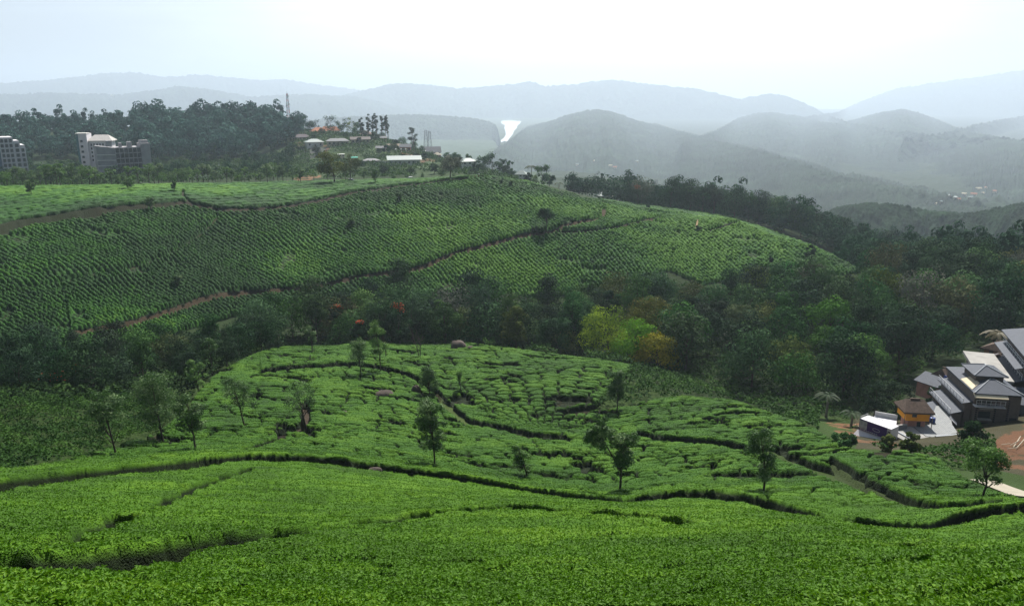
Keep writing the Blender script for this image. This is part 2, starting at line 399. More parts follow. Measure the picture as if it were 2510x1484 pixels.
def tea_near(x, y):
    """height of the clipped tea canopy over the ground on the near slopes, + tone"""
    g = ground(x, y); r = np.hypot(x, y); px, py = proj(x, y, g + .5)
    ins = inpoly(px, py, TEA_B) | (r < 56)
    ins &= r < 160
    wx = x + 1.6 * (fbm(x / 5, y / 5, 21, 3) - .5); wy = y + 1.6 * (fbm(x / 5, y / 5, 22, 3) - .5)
    # foreground: almost closed canopy; knoll: broken beds running along the contour
    u = (wx * .97 + wy * .18) / 2.1; v = (wy * .97 - wx * .18) / 1.25
    hc = cast(1345, 1062, 60, 120)[:2]
    dx, dy = wx - hc[0], wy - hc[1]; rad = np.hypot(dx, dy); ang = np.arctan2(dx, dy)
    amph = (py < 1055) & (py > 915 - (px - 1300) * .12) & (px > 1130 + (py - 940) * .8) & (px < 1500) & (dy > -1)
    u = np.where(amph, rad / 1.5, u); v = np.where(amph, ang * 9 + 40, v)
    f1, e, idr = worley(u, v, 11)
    closed = np.where(r < 58, sst(.64, .50, fbm(x / 3.2, y / 1.8, 31, 3)) , sst(.62, .40, fbm(x / 3.0, y / 1.6, 33, 3)) * .9)
    closed = np.where(amph, .1, closed)
    fore = sst(58, 52, r)
    gap = sst(.03, .24, e)
    gap = gap + (1 - gap) * closed * 1.0; gap = np.maximum(gap, .80 * sst(58, 52, r))
    top = .95 + (.07 - .04 * fore) * (idr - .5) - .13 * np.clip(f1, 0, 1) ** 2 * (1 - .85 * fore) + .34 * fore * (fbm(x / 5 + y * .05, y / 1.1 - x * .04, 35, 3) - .5)
    top = top * (.3 + .7 * gap)
    crk = sst(.03, .0, np.abs(fbm((x + .3 * y) / 6, (y - .35 * x) / 1.0, 36, 3) - .5)) * sst(.46, .56, fbm(x / 6, y / 5, 37, 2)) * fore
    top = top - .42 * crk
    # open holes in the beds
    hole = sst(.615, .68, fbm(x / 3.6, y / 1.5, 41, 3)) * (.0 + sst(62, 68, r)) * .9
    top *= 1 - hole
    top += .16 * (fbm(x / .55, y / .45, 51, 3) - .5) * (.5 + .5 * sst(0, .4, gap))
    d = np.full(x.shape, 99.0)
    for P in NEARP: d = np.minimum(d, P.dist(x, y))
    edge = np.where(amph, .25, .16)
    top = top * sst(0, .22, d)
    top = np.where(ins, top, 0)
    tone = .55 * fbm(x / 6, y / 6, 61, 3) + .25 * idr + .2 * fbm(x / 1.1, y / 1.1, 62, 2)
    return g, np.maximum(top, 0), tone

def tea_far(x, y):
    g = ground(x, y); r = np.hypot(x, y); px, py = proj(x, y, g + .5)
    ins = inpoly(px, py, TEA_C) & (r > 158) & (r < 480)
    ins &= ~((px < 1150) & (r > 345))
    ins &= ~((px > 1150) & (r > 372))
    wx = 230 * np.arctan2(x, y) + 3.2 * (fbm(x / 14, y / 14, 71, 4) - .5); wy = 230 * np.log(r / 230) + 3.2 * (fbm(x / 14, y / 14, 72, 4) - .5)
    # rows run slantwise down the slope
    ph = math.radians(60) + .16 * np.sin(wx / 55.0)
    v = (wx * np.sin(math.radians(60)) + wy * math.cos(math.radians(60))) / 1.28 + .8 * np.sin(wx / 50.0); u = (wx * .5 - wy * .866) / 1.65
    line = np.interp(px, [-400, 0, 60, 150, 250, 370, 450, 530, 600, 700, 780, 850, 920, 1000, 1080, 1150, 1160, 3000], [590, 566, 550, 538, 520, 508, 500, 516, 518, 510, 495, 478, 468, 456, 446, 438, -99, -99])
    up = py < line
    # upper field: hedges sweep along the slope
    u2 = (wx * .96 + wy * .28) / 3.0; v2 = (wy * .93 - wx * (.30) - 6 * np.cos((px - 500) / 420.0)) / 3.0
    u = np.where(up, u2, u); v = np.where(up, v2, v)
    u = u + np.where(up, 0, 1.5) * (fbm(x / 4.5, y / 4.5, 87, 2) - .5); v = v + np.where(up, .2, .75) * (fbm(x / 7, y / 7, 88, 3) - .5)
    row = np.floor(v); ir = row.astype(np.int64); fr = v - row; uo = u + 7.3 * _h(ir, ir * 0, 82); iu = np.floor(uo).astype(np.int64); fu = uo - iu
    idr = _h(iu, ir, 83); j = .5 * (_h(iu, ir, 84) - .5)
    dr = .5 - np.abs(fr - .5 + .10 * np.sin(uo * 6.28 + 6.28 * idr)); du = .5 - np.abs(fu - .5 + j * .3)
    gs = np.where(up, .12 + .5 * (_h(iu, ir, 85) > .9), .10 + .8 * (_h(iu, ir, 85) > .42))
    a_ = sst(.02, np.where(up, .17, .27), dr); b_ = 1 - gs * (1 - sst(.01, .20, du))
    rr_ = 1 - np.where(up, .12, .30) * np.clip(1 - (dr * 2), 0, 1) ** 2 - .22 * (~up) * np.clip(1 - du * 2.2, 0, 1) ** 2
    top = np.where(up, .95, 1.2) * (.10 + .90 * a_) * b_ * rr_ + .30 * (idr - .5) * a_
    top = top * np.where(up, 1, .78 + .5 * fbm(x / 5, y / 5, 89, 2))
    top *= 1 - .75 * sst(.70, .76, fbm(x / 6, y / 6, 91, 3)) * (~up)
    top += .18 * (fbm(x / .9, y / .9, 92, 2) - .5)
    d = np.full(x.shape, 99.0)
    for P in FARP: d = np.minimum(d, P.dist(x, y))
    top = top * sst(0, .35, d)
    top = np.where(ins, np.maximum(top, 0), 0)
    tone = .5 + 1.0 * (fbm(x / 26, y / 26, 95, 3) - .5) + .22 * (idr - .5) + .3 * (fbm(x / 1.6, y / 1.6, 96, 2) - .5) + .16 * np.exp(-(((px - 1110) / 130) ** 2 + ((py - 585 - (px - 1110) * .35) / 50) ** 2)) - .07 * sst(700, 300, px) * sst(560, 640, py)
    # tone above has a soft sunlit patch and a shaded lower left painted in
    return g, top, tone

def canopy(name, fn, a0, a1, na, r0, r1, nr, mat, **k):
    A = np.radians(np.linspace(a0, a1, na)); R = np.exp(np.linspace(math.log(r0), math.log(r1), nr)) if callable(nr) is False else nr()
    a, r = np.meshgrid(A, R, indexing='ij'); x = r * np.sin(a); y = r * np.cos(a)
    g = np.empty(x.shape); h = np.empty(x.shape); t = np.empty(x.shape)
    st = 60
    for i in range(0, na, st): g[i:i + st], h[i:i + st], t[i:i + st] = fn(x[i:i + st], y[i:i + st])
    # sideways fluff so that bush flanks are not smooth
    z = g + np.where(h > .04, h, -.12)
    x = x + .12 * (vnoise(x * 3.1, y * 3.1, 5) - .5) * (h > .04); y = y + .12 * (vnoise(x * 3.3, y * 3.3, 6) - .5) * (h > .04)
    idx = np.arange(na * len(R)).reshape(na, len(R))
    Q = np.stack([idx[:-1, :-1], idx[1:, :-1], idx[1:, 1:], idx[:-1, 1:]], -1).reshape(-1, 4)
    hh = h.ravel(); keep = (hh[Q] > .04).any(1); Q = Q[keep]
    used = np.zeros(len(hh), bool); used[Q.ravel()] = True; mp = np.cumsum(used) - 1
    V = np.stack([x, y, z], -1).reshape(-1, 3)[used]
    me = mesh(name, V, mp[Q], mat, True, {'tone': t.ravel()[used], 'leafy': np.clip(hh[used] / .9, 0, 1)})
    return obj(name, me, **k)

def tea_material(name, dark, mid, light, bsc, bstr, fine, stm=.60):
    m, nt = new_mat(name)
    t = nd(nt, 'ShaderNodeAttribute', attribute_name='tone').outputs['Fac']
    lf = nd(nt, 'ShaderNodeAttribute', attribute_name='leafy').outputs['Fac']
    n1 = noise(nt, bsc, 3, .65); n2 = noise(nt, fine, 2, .6)
    f = mth(nt, 'ADD', mth(nt, 'MULTIPLY', t, .62), mth(nt, 'MULTIPLY', n1, .38))
    col = ramp(nt, f, [(.34, dark), (.5, mid), (.66, light)])
    stem = mixc(nt, n1, (.003, .003, .002), (.006, .009, .003))  # woody stems, blackened so the gaps and bush flanks look shaded
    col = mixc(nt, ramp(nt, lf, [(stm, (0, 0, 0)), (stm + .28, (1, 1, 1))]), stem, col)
    col = mixc(nt, mth(nt, 'MULTIPLY', n2, .4), col, [c * .45 for c in mid])
    finish(nt, col, .75, .12, mth(nt, 'ADD', n1, n2), bstr, 1.0 / bsc * .9)
    return m
M_TEA1 = tea_material('tea_leaf_near', (.030, .080, .003), (.065, .165, .005), (.11, .23, .010), 7.0, .9, 22.0)
M_TEA2 = tea_material('tea_leaf_knoll', (.018, .056, .003), (.040, .118, .005), (.078, .175, .009), 4.0, .9, 11.0)
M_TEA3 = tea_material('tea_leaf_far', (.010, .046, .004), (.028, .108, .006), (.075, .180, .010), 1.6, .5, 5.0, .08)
M_LEAF1 = leaf_mat('tea_shoot', (.030, .085, .002), (.070, .175, .004), (.155, .28, .010), .6, .15, .3)

M_LEAF2 = leaf_mat('tea_shoot_dark', (.020, .062, .003), (.052, .138, .005), (.13, .235, .012), .6, .12, .3)
A0, A1 = -46.0, 46.0
canopy('tea_slope', tea_near, A0, A1, 1100, 6.0, 60, 640, M_TEA1, label='clipped bright green tea canopy of the nearest slope, below the long dark track', cat='tea bushes', kind='stuff')
def _rr(): return np.arange(60, 158, .17)
canopy('tea_knoll', tea_near, A0, A1, 1250, 60, 158, _rr, M_TEA2, label='broken beds of tea bushes covering the middle knoll with the slender trees', cat='tea bushes', kind='stuff')
def _rf(): return np.concatenate([np.arange(158, 315, .28), np.arange(315, 374, .8)])
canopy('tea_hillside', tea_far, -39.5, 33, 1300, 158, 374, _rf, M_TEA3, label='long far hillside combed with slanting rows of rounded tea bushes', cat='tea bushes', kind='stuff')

# single leaves of the canopy
def tea_leaves(name, n, r0, r1, s0, s1, mat, seed, power=1.0, **k):
    rg = np.random.default_rng(seed)
    a = np.radians(rg.uniform(A0, A1, n)); q = rg.random(n)
    r = r0 * (r1 / r0) ** (q ** power); x = r * np.sin(a); y = r * np.cos(a)
    g, h, t = tea_near(x, y); m = h > .74; x, y, g, h, t, r = (v[m] for v in (x, y, g, h, t, r))
    sz = (s0 + (s1 - s0) * (r - r0) / (r1 - r0)) * rg.uniform(.6, 1.35, len(x))
    C = np.stack([x, y, g + h + sz * rg.uniform(-.1, .7, len(x))], 1)
    N = rg.normal(size=C.shape) * .75 + [0, -.15, 1]
    V, Q = cards(C, N, sz, rg, .5)
    c = np.clip(.22 + .5 * rg.random(len(x)) + .6 * (t - .5) + .45 * (fbm(x / 5, y / 3.5, 97, 4) - .5), 0, 1)
    return obj(name, mesh(name, V, Q, mat, False, {'rnd': np.repeat(c, 4)}), **k)
tea_leaves('tea_leaves', 560000, 6.5, 62, .060, .115, M_LEAF1, 3, 1.0, label='pointed leaves and shoots standing up from the nearest tea slope', cat='tea leaves', kind='stuff')
tea_leaves('tea_leaves', 230000, 60, 155, .115, .20, M_LEAF2, 4, 1.0, label='small leafy shoots over the tea beds of the middle knoll', cat='tea leaves', kind='stuff')

# ------------------------------------------------------------------ bare ground, one sheet to the horizon
na, nr = 620, 980
A = np.radians(np.linspace(-60, 60, na)); R = np.exp(np.linspace(math.log(4.2), math.log(15500), nr))
a, r = np.meshgrid(A, R, indexing='ij'); x = r * np.sin(a); y = r * np.cos(a)
z = ground(x, y); px, py = proj(x, y, z)
soil = np.array([.030, .020, .012]); grass = np.array([.034, .062, .014]); lat = np.array([.17, .085, .048]); wood = np.array([.018, .032, .012]); tgr = np.array([.045, .078, .028])
colr = np.tile(grass, (na, nr, 1)).astype(float)
def paint(mask, c, k=1.0):
    global colr
    mk = (np.asarray(mask, float) * k)[..., None]; colr = colr * (1 - mk) + np.asarray(c) * mk
paint(inpoly(px, py, [(2090, 1010), (2200, 1000), (2260, 900), (2400, 840), (2700, 800), (2700, 1200), (2420, 1180), (2300, 1112), (2100, 1100)]) & (r > 84) & (r < 150), (.060, .050, .032), .85)
paint(inpoly(px, py, TEA_B) & (r < 160), (.022, .020, .009))
paint(inpoly(px, py, TEA_C) & (r > 160), (.034, .036, .016))
paint((r > 125) & (r < 420) & ~inpoly(px, py, TEA_C), wood, .7)
paint((r > 410) & (px < 700), (.02, .04, .022), .8)
paint((r > 380) & (r < 760) & (px > 680) & (px < 1350), tgr, .8)
paint((r > 430) & (px > 1350), wood, .8)
paint((r > 380) & (r < 480) & (px > 1350) & (px < 1530), tgr, .8)
for P, c, w in ((NEARP[0], soil, 1.2), (NEARP[7], (.035, .060, .014), 2.0), (NEARP[10], (.055, .085, .022), 1.5), (NEARP[6], (.030, .045, .014), .5), (NEARP[8], (.05, .036, .026), .4), (FARP[0], (.020, .027, .011), 4), (FARP[1], (.022, .024, .011), 3), (FARP[2], (.038, .031, .020), 3), (FARP[3], (.055, .038, .022), 1.2), (FARP[4], (.050, .035, .020), 1), (FARP[6], (.26, .19, .10), .8)):
    paint(sst(w, 0, P.dist(x, y)), c)
# dug red earth by the building site, the yard and the village lane
for poly, c, r0, r1 in (([(2028, 1036), (2110, 1036), (2135, 1060), (2200, 1090), (2190, 1105), (2120, 1098), (2070, 1070)], lat, 90, 125),
                        ([(2440, 1075), (2520, 1040), (2620, 1040), (2620, 1190), (2500, 1200), (2430, 1178), (2425, 1120)], lat * .8, 84, 125),
                        ([(1120, 438), (1180, 428), (1240, 428), (1250, 445), (1150, 444)], lat * 1.1, 285, 340),
                        ([(690, 448), (760, 428), (790, 432), (740, 450)], lat * 1.3, 330, 440),
                        ([(700, 352), (760, 350), (830, 356), (800, 368), (740, 362)], lat, 480, 700),
                        ([(975, 372), (1035, 364), (1040, 382), (985, 388)], lat * 1.2, 440, 700),
                        ([(1020, 390), (1080, 388), (1075, 396), (1030, 398)], lat, 420, 600),
                        ([(735, 366), (800, 362), (795, 388), (740, 390)], (.075, .075, .08), 430, 700)):
    paint((fbm(x / 2.2, y / 2.2, 55, 3) < .56) & inpoly(px + 14 * (vnoise(px / 9, py / 9, 3) - .5), py + 8 * (vnoise(px / 9, py / 9, 4) - .5), poly) & (r > r0) & (r < r1), c)
colr *= (.75 + .5 * fbm(x / 4, y / 4, 77, 4))[..., None]
idx = np.arange(na * nr).reshape(na, nr)
Q = np.stack([idx[:-1, :-1], idx[1:, :-1], idx[1:, 1:], idx[:-1, 1:]], -1).reshape(-1, 4)
m, nt = new_mat('earth_and_grass'); c0 = nd(nt, 'ShaderNodeAttribute', attribute_name='Col').outputs['Color']
n1 = noise(nt, 3.0, 6, .65); n2 = noise(nt, .25, 4)
finish(nt, mixc(nt, mth(nt, 'MULTIPLY', n1, .6), c0, mixc(nt, .5, c0, (.01, .012, .006))), .95, .1, n1, .8, .3)
M_EARTH = m
obj('terrain', mesh('terrain', np.stack([x, y, z], -1).reshape(-1, 3), Q, M_EARTH, True, {'Col': colr.reshape(-1, 3)}), kind='structure')

# ------------------------------------------------------------------ far ridges
RIDGE_V = []
def ridge(name, sky, r0, half, foot, seed, col, amp=1.0, n=900, **k):
    xs = np.array([s[0] for s in sky], float); ys = np.array([s[1] for s in sky], float)
    PX = np.linspace(xs[0], xs[-1], n); PY = np.interp(PX, xs, ys)
    kk = np.hanning(21); kk /= kk.sum(); PY = np.convolve(np.pad(PY, 10, 'edge'), kk, 'valid')
    X = (PX - CX) / F; B = (CY - PY) / F; yy = CP + B * SP; zz = -SP + B * CP; hh = np.hypot(X, yy)
    az = np.arctan2(X, yy); R0 = np.minimum(r0, 158 / np.maximum(-zz / hh, .002)) if r0 > 1000 else np.full(n, float(r0)); R0 = np.convolve(np.pad(R0, 10, 'edge'), kk, 'valid'); ztop = zz / hh * R0
    T = np.concatenate([-np.linspace(1, 0, 70) ** 1.25, np.linspace(0, 1, 18)[1:]])
    a, t = np.meshgrid(az, T, indexing='ij'); rr = R0[:, None] * (1 + half / r0 * t * np.where(t < 0, 1, .7))
    x = rr * np.sin(a); y = rr * np.cos(a)
    p = 1 - np.abs(t) ** 1.15; lat_ = np.minimum(1, np.minimum(np.arange(n), np.arange(n)[::-1]) / 30)[:, None]
    spur = (fbm(a * 42 + t * 1.3, t * 2.4, seed, 5, .6) - .5) * 2 * np.abs(t) ** .7 * p * 1.5
    z = foot + (ztop[:, None] - foot) * np.clip(p + .42 * spur * amp, 0, 1.0) * lat_
    # tree canopy texture
    s = r0 / 3600.0
    z = z + (fbm(x / (9 * s), y / (9 * s), seed + 3, 3) - .5) * 16 * s * np.clip(p * 4, 0, 1) * lat_
    idx = np.arange(n * len(T)).reshape(n, len(T))
    Q = np.stack([idx[:-1, :-1], idx[1:, :-1], idx[1:, 1:], idx[:-1, 1:]], -1).reshape(-1, 4)
    m, nt = new_mat('hill_forest'); nz = noise(nt, .010 / s, 8, .7); n2 = noise(nt, .09 / s, 4, .6)
    finish(nt, mixc(nt, n2, ramp(nt, nz, [(.40, [c * .35 for c in col]), (.52, col), (.62, [c * 1.7 for c in col]), (.70, [c * 2.8 for c in col])]), [c * .5 for c in col]), .95, .05, n2, .8, 5 * s)
    V = np.stack([x, y, z + CAMZ], -1).reshape(-1, 3)
    if r0 < 9000: RIDGE_V.append((V, Q))
    return obj('hill', mesh('hill', V, Q, m, True), kind='structure', **k)
HC = (.03, .05, .03)
ridge('hill', [(1130, 470), (1185, 400), (1216, 374), (1250, 352), (1270, 328), (1294, 312), (1340, 300), (1400, 279), (1455, 268), (1500, 274), (1560, 295), (1640, 317), (1720, 338), (1780, 352), (1850, 368), (1950, 398), (2050, 432), (2200, 462), (2400, 500), (2600, 520)], 4300, 2900, -222, 1, HC)
ridge('hill', [(1640, 360), (1750, 326), (1810, 290), (1850, 279), (1890, 275), (1950, 284), (2010, 300), (2060, 304), (2090, 296), (2150, 278), (2210, 268), (2260, 279), (2340, 312), (2400, 330), (2510, 352), (2640, 372)], 6200, 3600, -222, 2, HC)
ridge('hill', [(760, 262), (860, 228), (900, 220), (970, 203), (1050, 208), (1110, 216), (1180, 214), (1240, 208), (1305, 200), (1335, 212), (1400, 208), (1460, 199), (1510, 196), (1580, 206), (1650, 212), (1700, 216), (1760, 231), (1810, 245), (1850, 235), (1895, 229), (1940, 240), (1990, 262), (2030, 285), (2080, 300), (2200, 325), (2400, 340), (2640, 350)], 9300, 1100, -220, 3, HC)
ridge('hill', [(640, 310), (760, 296), (850, 286), (1000, 281), (1100, 285), (1160, 290), (1200, 298), (1222, 312), (1228, 330), (1222, 348), (1236, 372)], 4800, 700, -220, 4, HC)
ridge('hill', [(-260, 205), (-100, 207), (0, 204), (100, 199), (170, 192), (250, 180), (330, 178), (400, 190), (480, 183), (560, 191), (640, 198), (700, 195), (760, 205), (830, 215), (900, 224), (960, 234), (1100, 250)], 12000, 2000, -220, 5, HC)
ridge('hill', [(-260, 250), (-100, 236), (100, 228), (300, 232), (380, 222), (440, 210), (520, 222), (620, 238), (700, 233), (760, 232), (860, 236), (930, 250), (980, 264), (1050, 280), (1150, 300)], 8000, 1700, -220, 6, HC)
ridge('hill', [(1900, 300), (2050, 278), (2120, 245), (2200, 216), (2350, 195), (2510, 172), (2660, 160)], 13000, 2000, -220, 7, HC)
ridge('hill', [(2200, 345), (2330, 325), (2400, 305), (2510, 285), (2660, 280)], 9300, 1400, -220, 8, HC)
ridge('hill', [(1960, 540), (2060, 505), (2130, 496), (2200, 500), (2290, 516), (2370, 522), (2450, 506), (2520, 494), (2640, 490)], 780, 120, -150, 9, (.018, .042, .018), 1.2)

# lake between the hills
W = [(1229, 296), (1250, 295), (1278, 297), (1274, 303), (1268, 308), (1266, 315), (1260, 320), (1257, 329), (1251, 336), (1247, 341), (1243, 347), (1236, 345), (1229, 349), (1227, 344), (1235, 338), (1240, 330), (1239, 322), (1236, 314), (1238, 307), (1228, 302)]
wz = -212.0; V = []
for px_, py_ in W:
    q = ray(px_, py_); t = wz / q[2]; V.append((q[0] * t, q[1] * t, wz + CAMZ))
mb = MB(); n_ = len(V)
from mathutils.geometry import tessellate_polygon
from mathutils import Vector
mb.add(V, T=[tuple(t) for t in tessellate_polygon([[Vector(v) for v in V]])])
mw, nt = new_mat('lake_water'); finish(nt, (.30, .33, .35), .4, 1.0, noise(nt, .02, 3), .25, 1.0, metal=.6)
mb.build('lake', mw, kind='structure')
# ------------------------------------------------------------------ trees
def crown_pts(rg, W, H, z0, K, nleaf, lsize, shape='round', dens=.8, lean=(0, 0), flat=.75, jit=.32, cvar=.3, cr=1.0, thick=.75):
    """clumps of leaves filling a crown of width W, height H that starts at z0; returns V,Q,rnd, clump centres"""
    C = []; t = 0
    while len(C) < K and t < 4000:
        t += 1
        p = rg.uniform(-1, 1, 3); q = np.hypot(p[0], p[1])
        if shape == 'round': ok = q * q + p[2] ** 2 < 1
        elif shape == 'tall': ok = q < .9 * math.sqrt(max(0, 1 - p[2] ** 2)) + .12 * rg.random()
        elif shape == 'cone': ok = q < (1.05 - (p[2] + 1) / 2) 
        elif shape == 'umbrella': ok = q < 1 and (.15 if q < .45 else -.25) < p[2] < .95 - .8 * q * q
        else: ok = q < 1 and p[2] > -.9 + .4 * (1 - q) and q * q + max(p[2], 0) ** 2 < 1
        if not ok: continue
        if shape in ('round', 'dome') and q * q + p[2] ** 2 < .18: continue
        c = np.array([p[0] * W / 2 * .82, p[1] * W / 2 * .82, z0 + H * (.5 + .44 * p[2])])
        c[:2] += np.array(lean) * (c[2] / (z0 + H))
        rc = W * rg.uniform(.12, .22) * cr * (1 if shape != 'tall' else 1.25)
        C.append((c, rc))
    w = np.array([c[1] ** 2 for c in C]); w = w / w.sum(); P, N, R = [], [], []
    for (c, rc), ww in zip(C, w):
        n = max(8, int(nleaf * ww)); d = rg.normal(size=(n, 3)); d[:, 2] = d[:, 2] * .9 + .25; d /= np.linalg.norm(d, axis=1, keepdims=True)
        rr = rc * (1 - rg.random(n) ** 2 * thick) * (1 + .25 * rg.normal(size=n).clip(-1, 1) * (1 - dens))
        P.append(c + d * rr[:, None] * [1, 1, flat]); N.append(d + rg.normal(size=d.shape) * jit); R.append(np.clip(.08 + .7 * rg.random() + cvar * (rg.random(n) - .3), 0, 1))
    P = np.concatenate(P); N = np.concatenate(N); R = np.concatenate(R)
    V, Q = cards(P, N, lsize * rg.uniform(.6, 1.4, len(P)), rg, .7)
    return V, Q, np.repeat(R, 4), [c[0] for c in C]

def trunk_mb(rg, H, r, cents, top=.75, bend=.15, nl=7, k=6, lean=(0, 0), fork=False):
    mb = MB(); n = 8; P = [np.array([0, 0, -.4])]
    for i in range(1, n):
        f = i / (n - 1); P.append(np.array([lean[0] * f + bend * math.sin(f * 3 + rg.random()), lean[1] * f + bend * math.cos(f * 4 + rg.random() * 2) - bend, f * H * top]))
    R = [r * 1.3] + [r * (1 - .75 * i / (n - 1)) for i in range(1, n)]
    mb.tube(P, R, k)
    idx = rg.permutation(len(cents))[:nl]
    for i in idx:
        c = cents[i]; f = min(.95, max(.3, (c[2] / (H * top)) * rg.uniform(.5, .75))); j = f * (n - 1); a = P[int(j)] + (P[min(int(j) + 1, n - 1)] - P[int(j)]) * (j - int(j))
        m_ = (a + c) / 2 + [0, 0, -.08 * np.linalg.norm(c - a)]
        mb.tube([a, m_, c], [r * .42, r * .28, r * .1], 5)
    return mb

BARK = simple('bark_dark', (.065, .052, .042), .9, .3, 3, .1, .5, .05)
BARKP = simple('bark_pale', (.22, .19, .16), .9, .3, 3, .1, .5, .05)
OAKL = leaf_mat('silver_oak_leaf', (.028, .068, .018), (.065, .135, .036), (.20, .28, .13), .6, .2, .35)
OAKY = leaf_mat('young_oak_leaf', (.042, .10, .018), (.085, .18, .034), (.17, .28, .08), .6, .2, .35)

def base_at(px, py, r0, r1): return cast(px, py, r0, r1, .15)
def size_at(p, dpx):
    d = p[1] * CP - (p[2] - CAMZ) * SP; return dpx * d / F
def single_tree(name, label, px, py, top, width, cb=.45, K=26, nleaf=2600, shape='tall', mat=None, r0=50, r1=165, seed=1, lean=0, lsize=.22, tr=.10, bark=None, dens=.4, group=None, cat='tree', bend=.15, ctop=.8, nl=9, r_fix=None):
    rg = np.random.default_rng(seed)
    p = base_at(px, py, r0, r1) if r_fix is None else None
    if p is None:
        q = at(px, py, r_fix); p = np.array([q[0], q[1], float(ground(q[0], q[1]))])
    H = size_at(p, abs(py - top) / math.cos(math.radians(14))); W = size_at(p, width); ln = (size_at(p, lean), 0)
    root = empty(name, p, label=label, cat=cat, group=group)
    V, Q, R, C = crown_pts(rg, W, H * (1 - cb), H * cb, K, int(nleaf * (1.15 if 'oak' in name else 1)), lsize * (.8 if 'oak' in name else 1), shape, dens, ln, cr=.86 if 'oak' in name else 1)
    trunk_mb(rg, H, tr, C, ctop, bend, nl, lean=(ln[0] * .8, 0)).build('trunk', bark or BARK, root, True)
    obj('crown', mesh('crown', V, Q, mat or OAKL, False, {'rnd': R}), root)
    return root
G_OAK = 'slender silver oaks standing in the tea'
OAKS = [
 ('slender oak with rounded crown, leftmost in the tea, above the long dark track', 288, 1129, 941, 95, .40, 24, 3200, 'tall', OAKL, 60, 110, 11, -14),
 ('tallest bushy oak, foliage almost to the ground, second from left in the tea', 401, 1092, 889, 108, .22, 40, 5200, 'tall', OAKL, 60, 120, 12, -8),
 ('dark dense oak to the right of the tallest one, narrow oval crown', 482, 1116, 944, 80, .30, 30, 3800, 'tall', OAKL, 60, 110, 13, -6),
 ('oak with wide wind-blown crown and bare thin trunk on the left shoulder of the knoll', 601, 1056, 913, 92, .42, 22, 2300, 'dome', OAKL, 70, 120, 14, -16),
 ('sparse multi-stemmed oak beside the stony gully on the knoll', 750, 1057, 925, 86, .38, 22, 1500, 'dome', OAKL, 70, 120, 15, -14),
 ('pale young oak at the dark edge of the gully behind the tallest oak', 487, 968, 872, 60, .25, 20, 1800, 'round', OAKY, 95, 150, 16, -4),
 ('hazy narrow oak rising from the gully shrubs left of the knoll', 520, 915, 820, 46, .3, 16, 1400, 'tall', OAKL, 100, 170, 17, 0),
 ('small oak with tuft crown on the upper left of the knoll, beside a stump', 765, 868, 794, 32, .3, 14, 1300, 'tall', OAKL, 110, 158, 18, 0),
 ('oak with ragged dark crown on the track at the top of the knoll', 885, 930, 820, 60, .28, 22, 1900, 'tall', OAKL, 100, 150, 19, -6),
 ('tall pale oak just right of the ragged dark one on the knoll', 933, 917, 778, 54, .32, 22, 2200, 'tall', OAKY, 100, 150, 20, -6),
 ('dark oak half hidden behind the large one in the middle of the knoll', 1053, 975, 888, 56, .1, 22, 2600, 'tall', OAKL, 90, 130, 21, -8),
 ('large oak with pale windswept top in the centre of the picture', 1064, 1162, 958, 78, .24, 34, 5000, 'tall', OAKL, 62, 100, 22, -6),
 ('thin young oak leaning right with feathery light green crown', 1293, 1181, 1069, 50, .18, 18, 1700, 'tall', OAKY, 60, 100, 23, -26),
 ('narrow upright oak at the edge of the shrubs between the two knolls', 1511, 1013, 882, 50, .12, 28, 3400, 'tall', OAKL, 85, 125, 24, -4),
 ('slim oak with a hanging leafy skirt, above the road bend on the right', 1866, 1217, 1030, 80, .25, 26, 3600, 'tall', OAKL, 56, 90, 26, -12),
 ('wide crowned oak beside the red earth of the building site', 2400, 1234, 1066, 120, .36, 26, 3800, 'round', OAKY, 58, 100, 27, -4),
 ('faint feathery sapling on the right shoulder of the knoll', 1130, 968, 905, 26, .2, 9, 420, 'tall', OAKY, 95, 135, 28, -6),
]
for i, o_ in enumerate(OAKS):
    single_tree('silver_oak', o_[0], *o_[1:5], cb=o_[5], K=o_[6], nleaf=o_[7], shape=o_[8], mat=o_[9], r0=o_[10], r1=o_[11], seed=o_[12], lean=o_[13], group=G_OAK, lsize=.2 if o_[11] < 125 else .26)
# the twin-crowned oak
p = base_at(1517, 1217, 54, 90); rg = np.random.default_rng(25); H = size_at(p, 236); root = empty('silver_oak', p, label='large oak whose crown splits into a left lobe and a lower right lobe', cat='tree', group=G_OAK)
k_ = lambda d: size_at(p, d)
V1, Q1, R1, C1 = crown_pts(rg, k_(76), k_(118), k_(118), 22, 3200, .2, 'round', .6); V1[:, 0] -= k_(52)
V2, Q2, R2, C2 = crown_pts(rg, k_(76), k_(130), k_(72), 26, 3400, .2, 'tall', .6); V2[:, 0] += k_(10)
C = [c - [k_(52), 0, 0] for c in C1] + [c + [k_(10), 0, 0] for c in C2]
t = trunk_mb(rg, H, .13, C2, .72, .08, 8); t.tube([(0, 0, k_(75)), (-k_(20), 0, k_(115)), (-k_(48), 0, k_(165))], [.09, .07, .03], 6); t.build('trunk', BARK, root, True)
obj('crown', mesh('crown', V1, Q1, OAKL, False, {'rnd': R1}), root); obj('crown', mesh('crown', V2, Q2, OAKL, False, {'rnd': R2}), root)

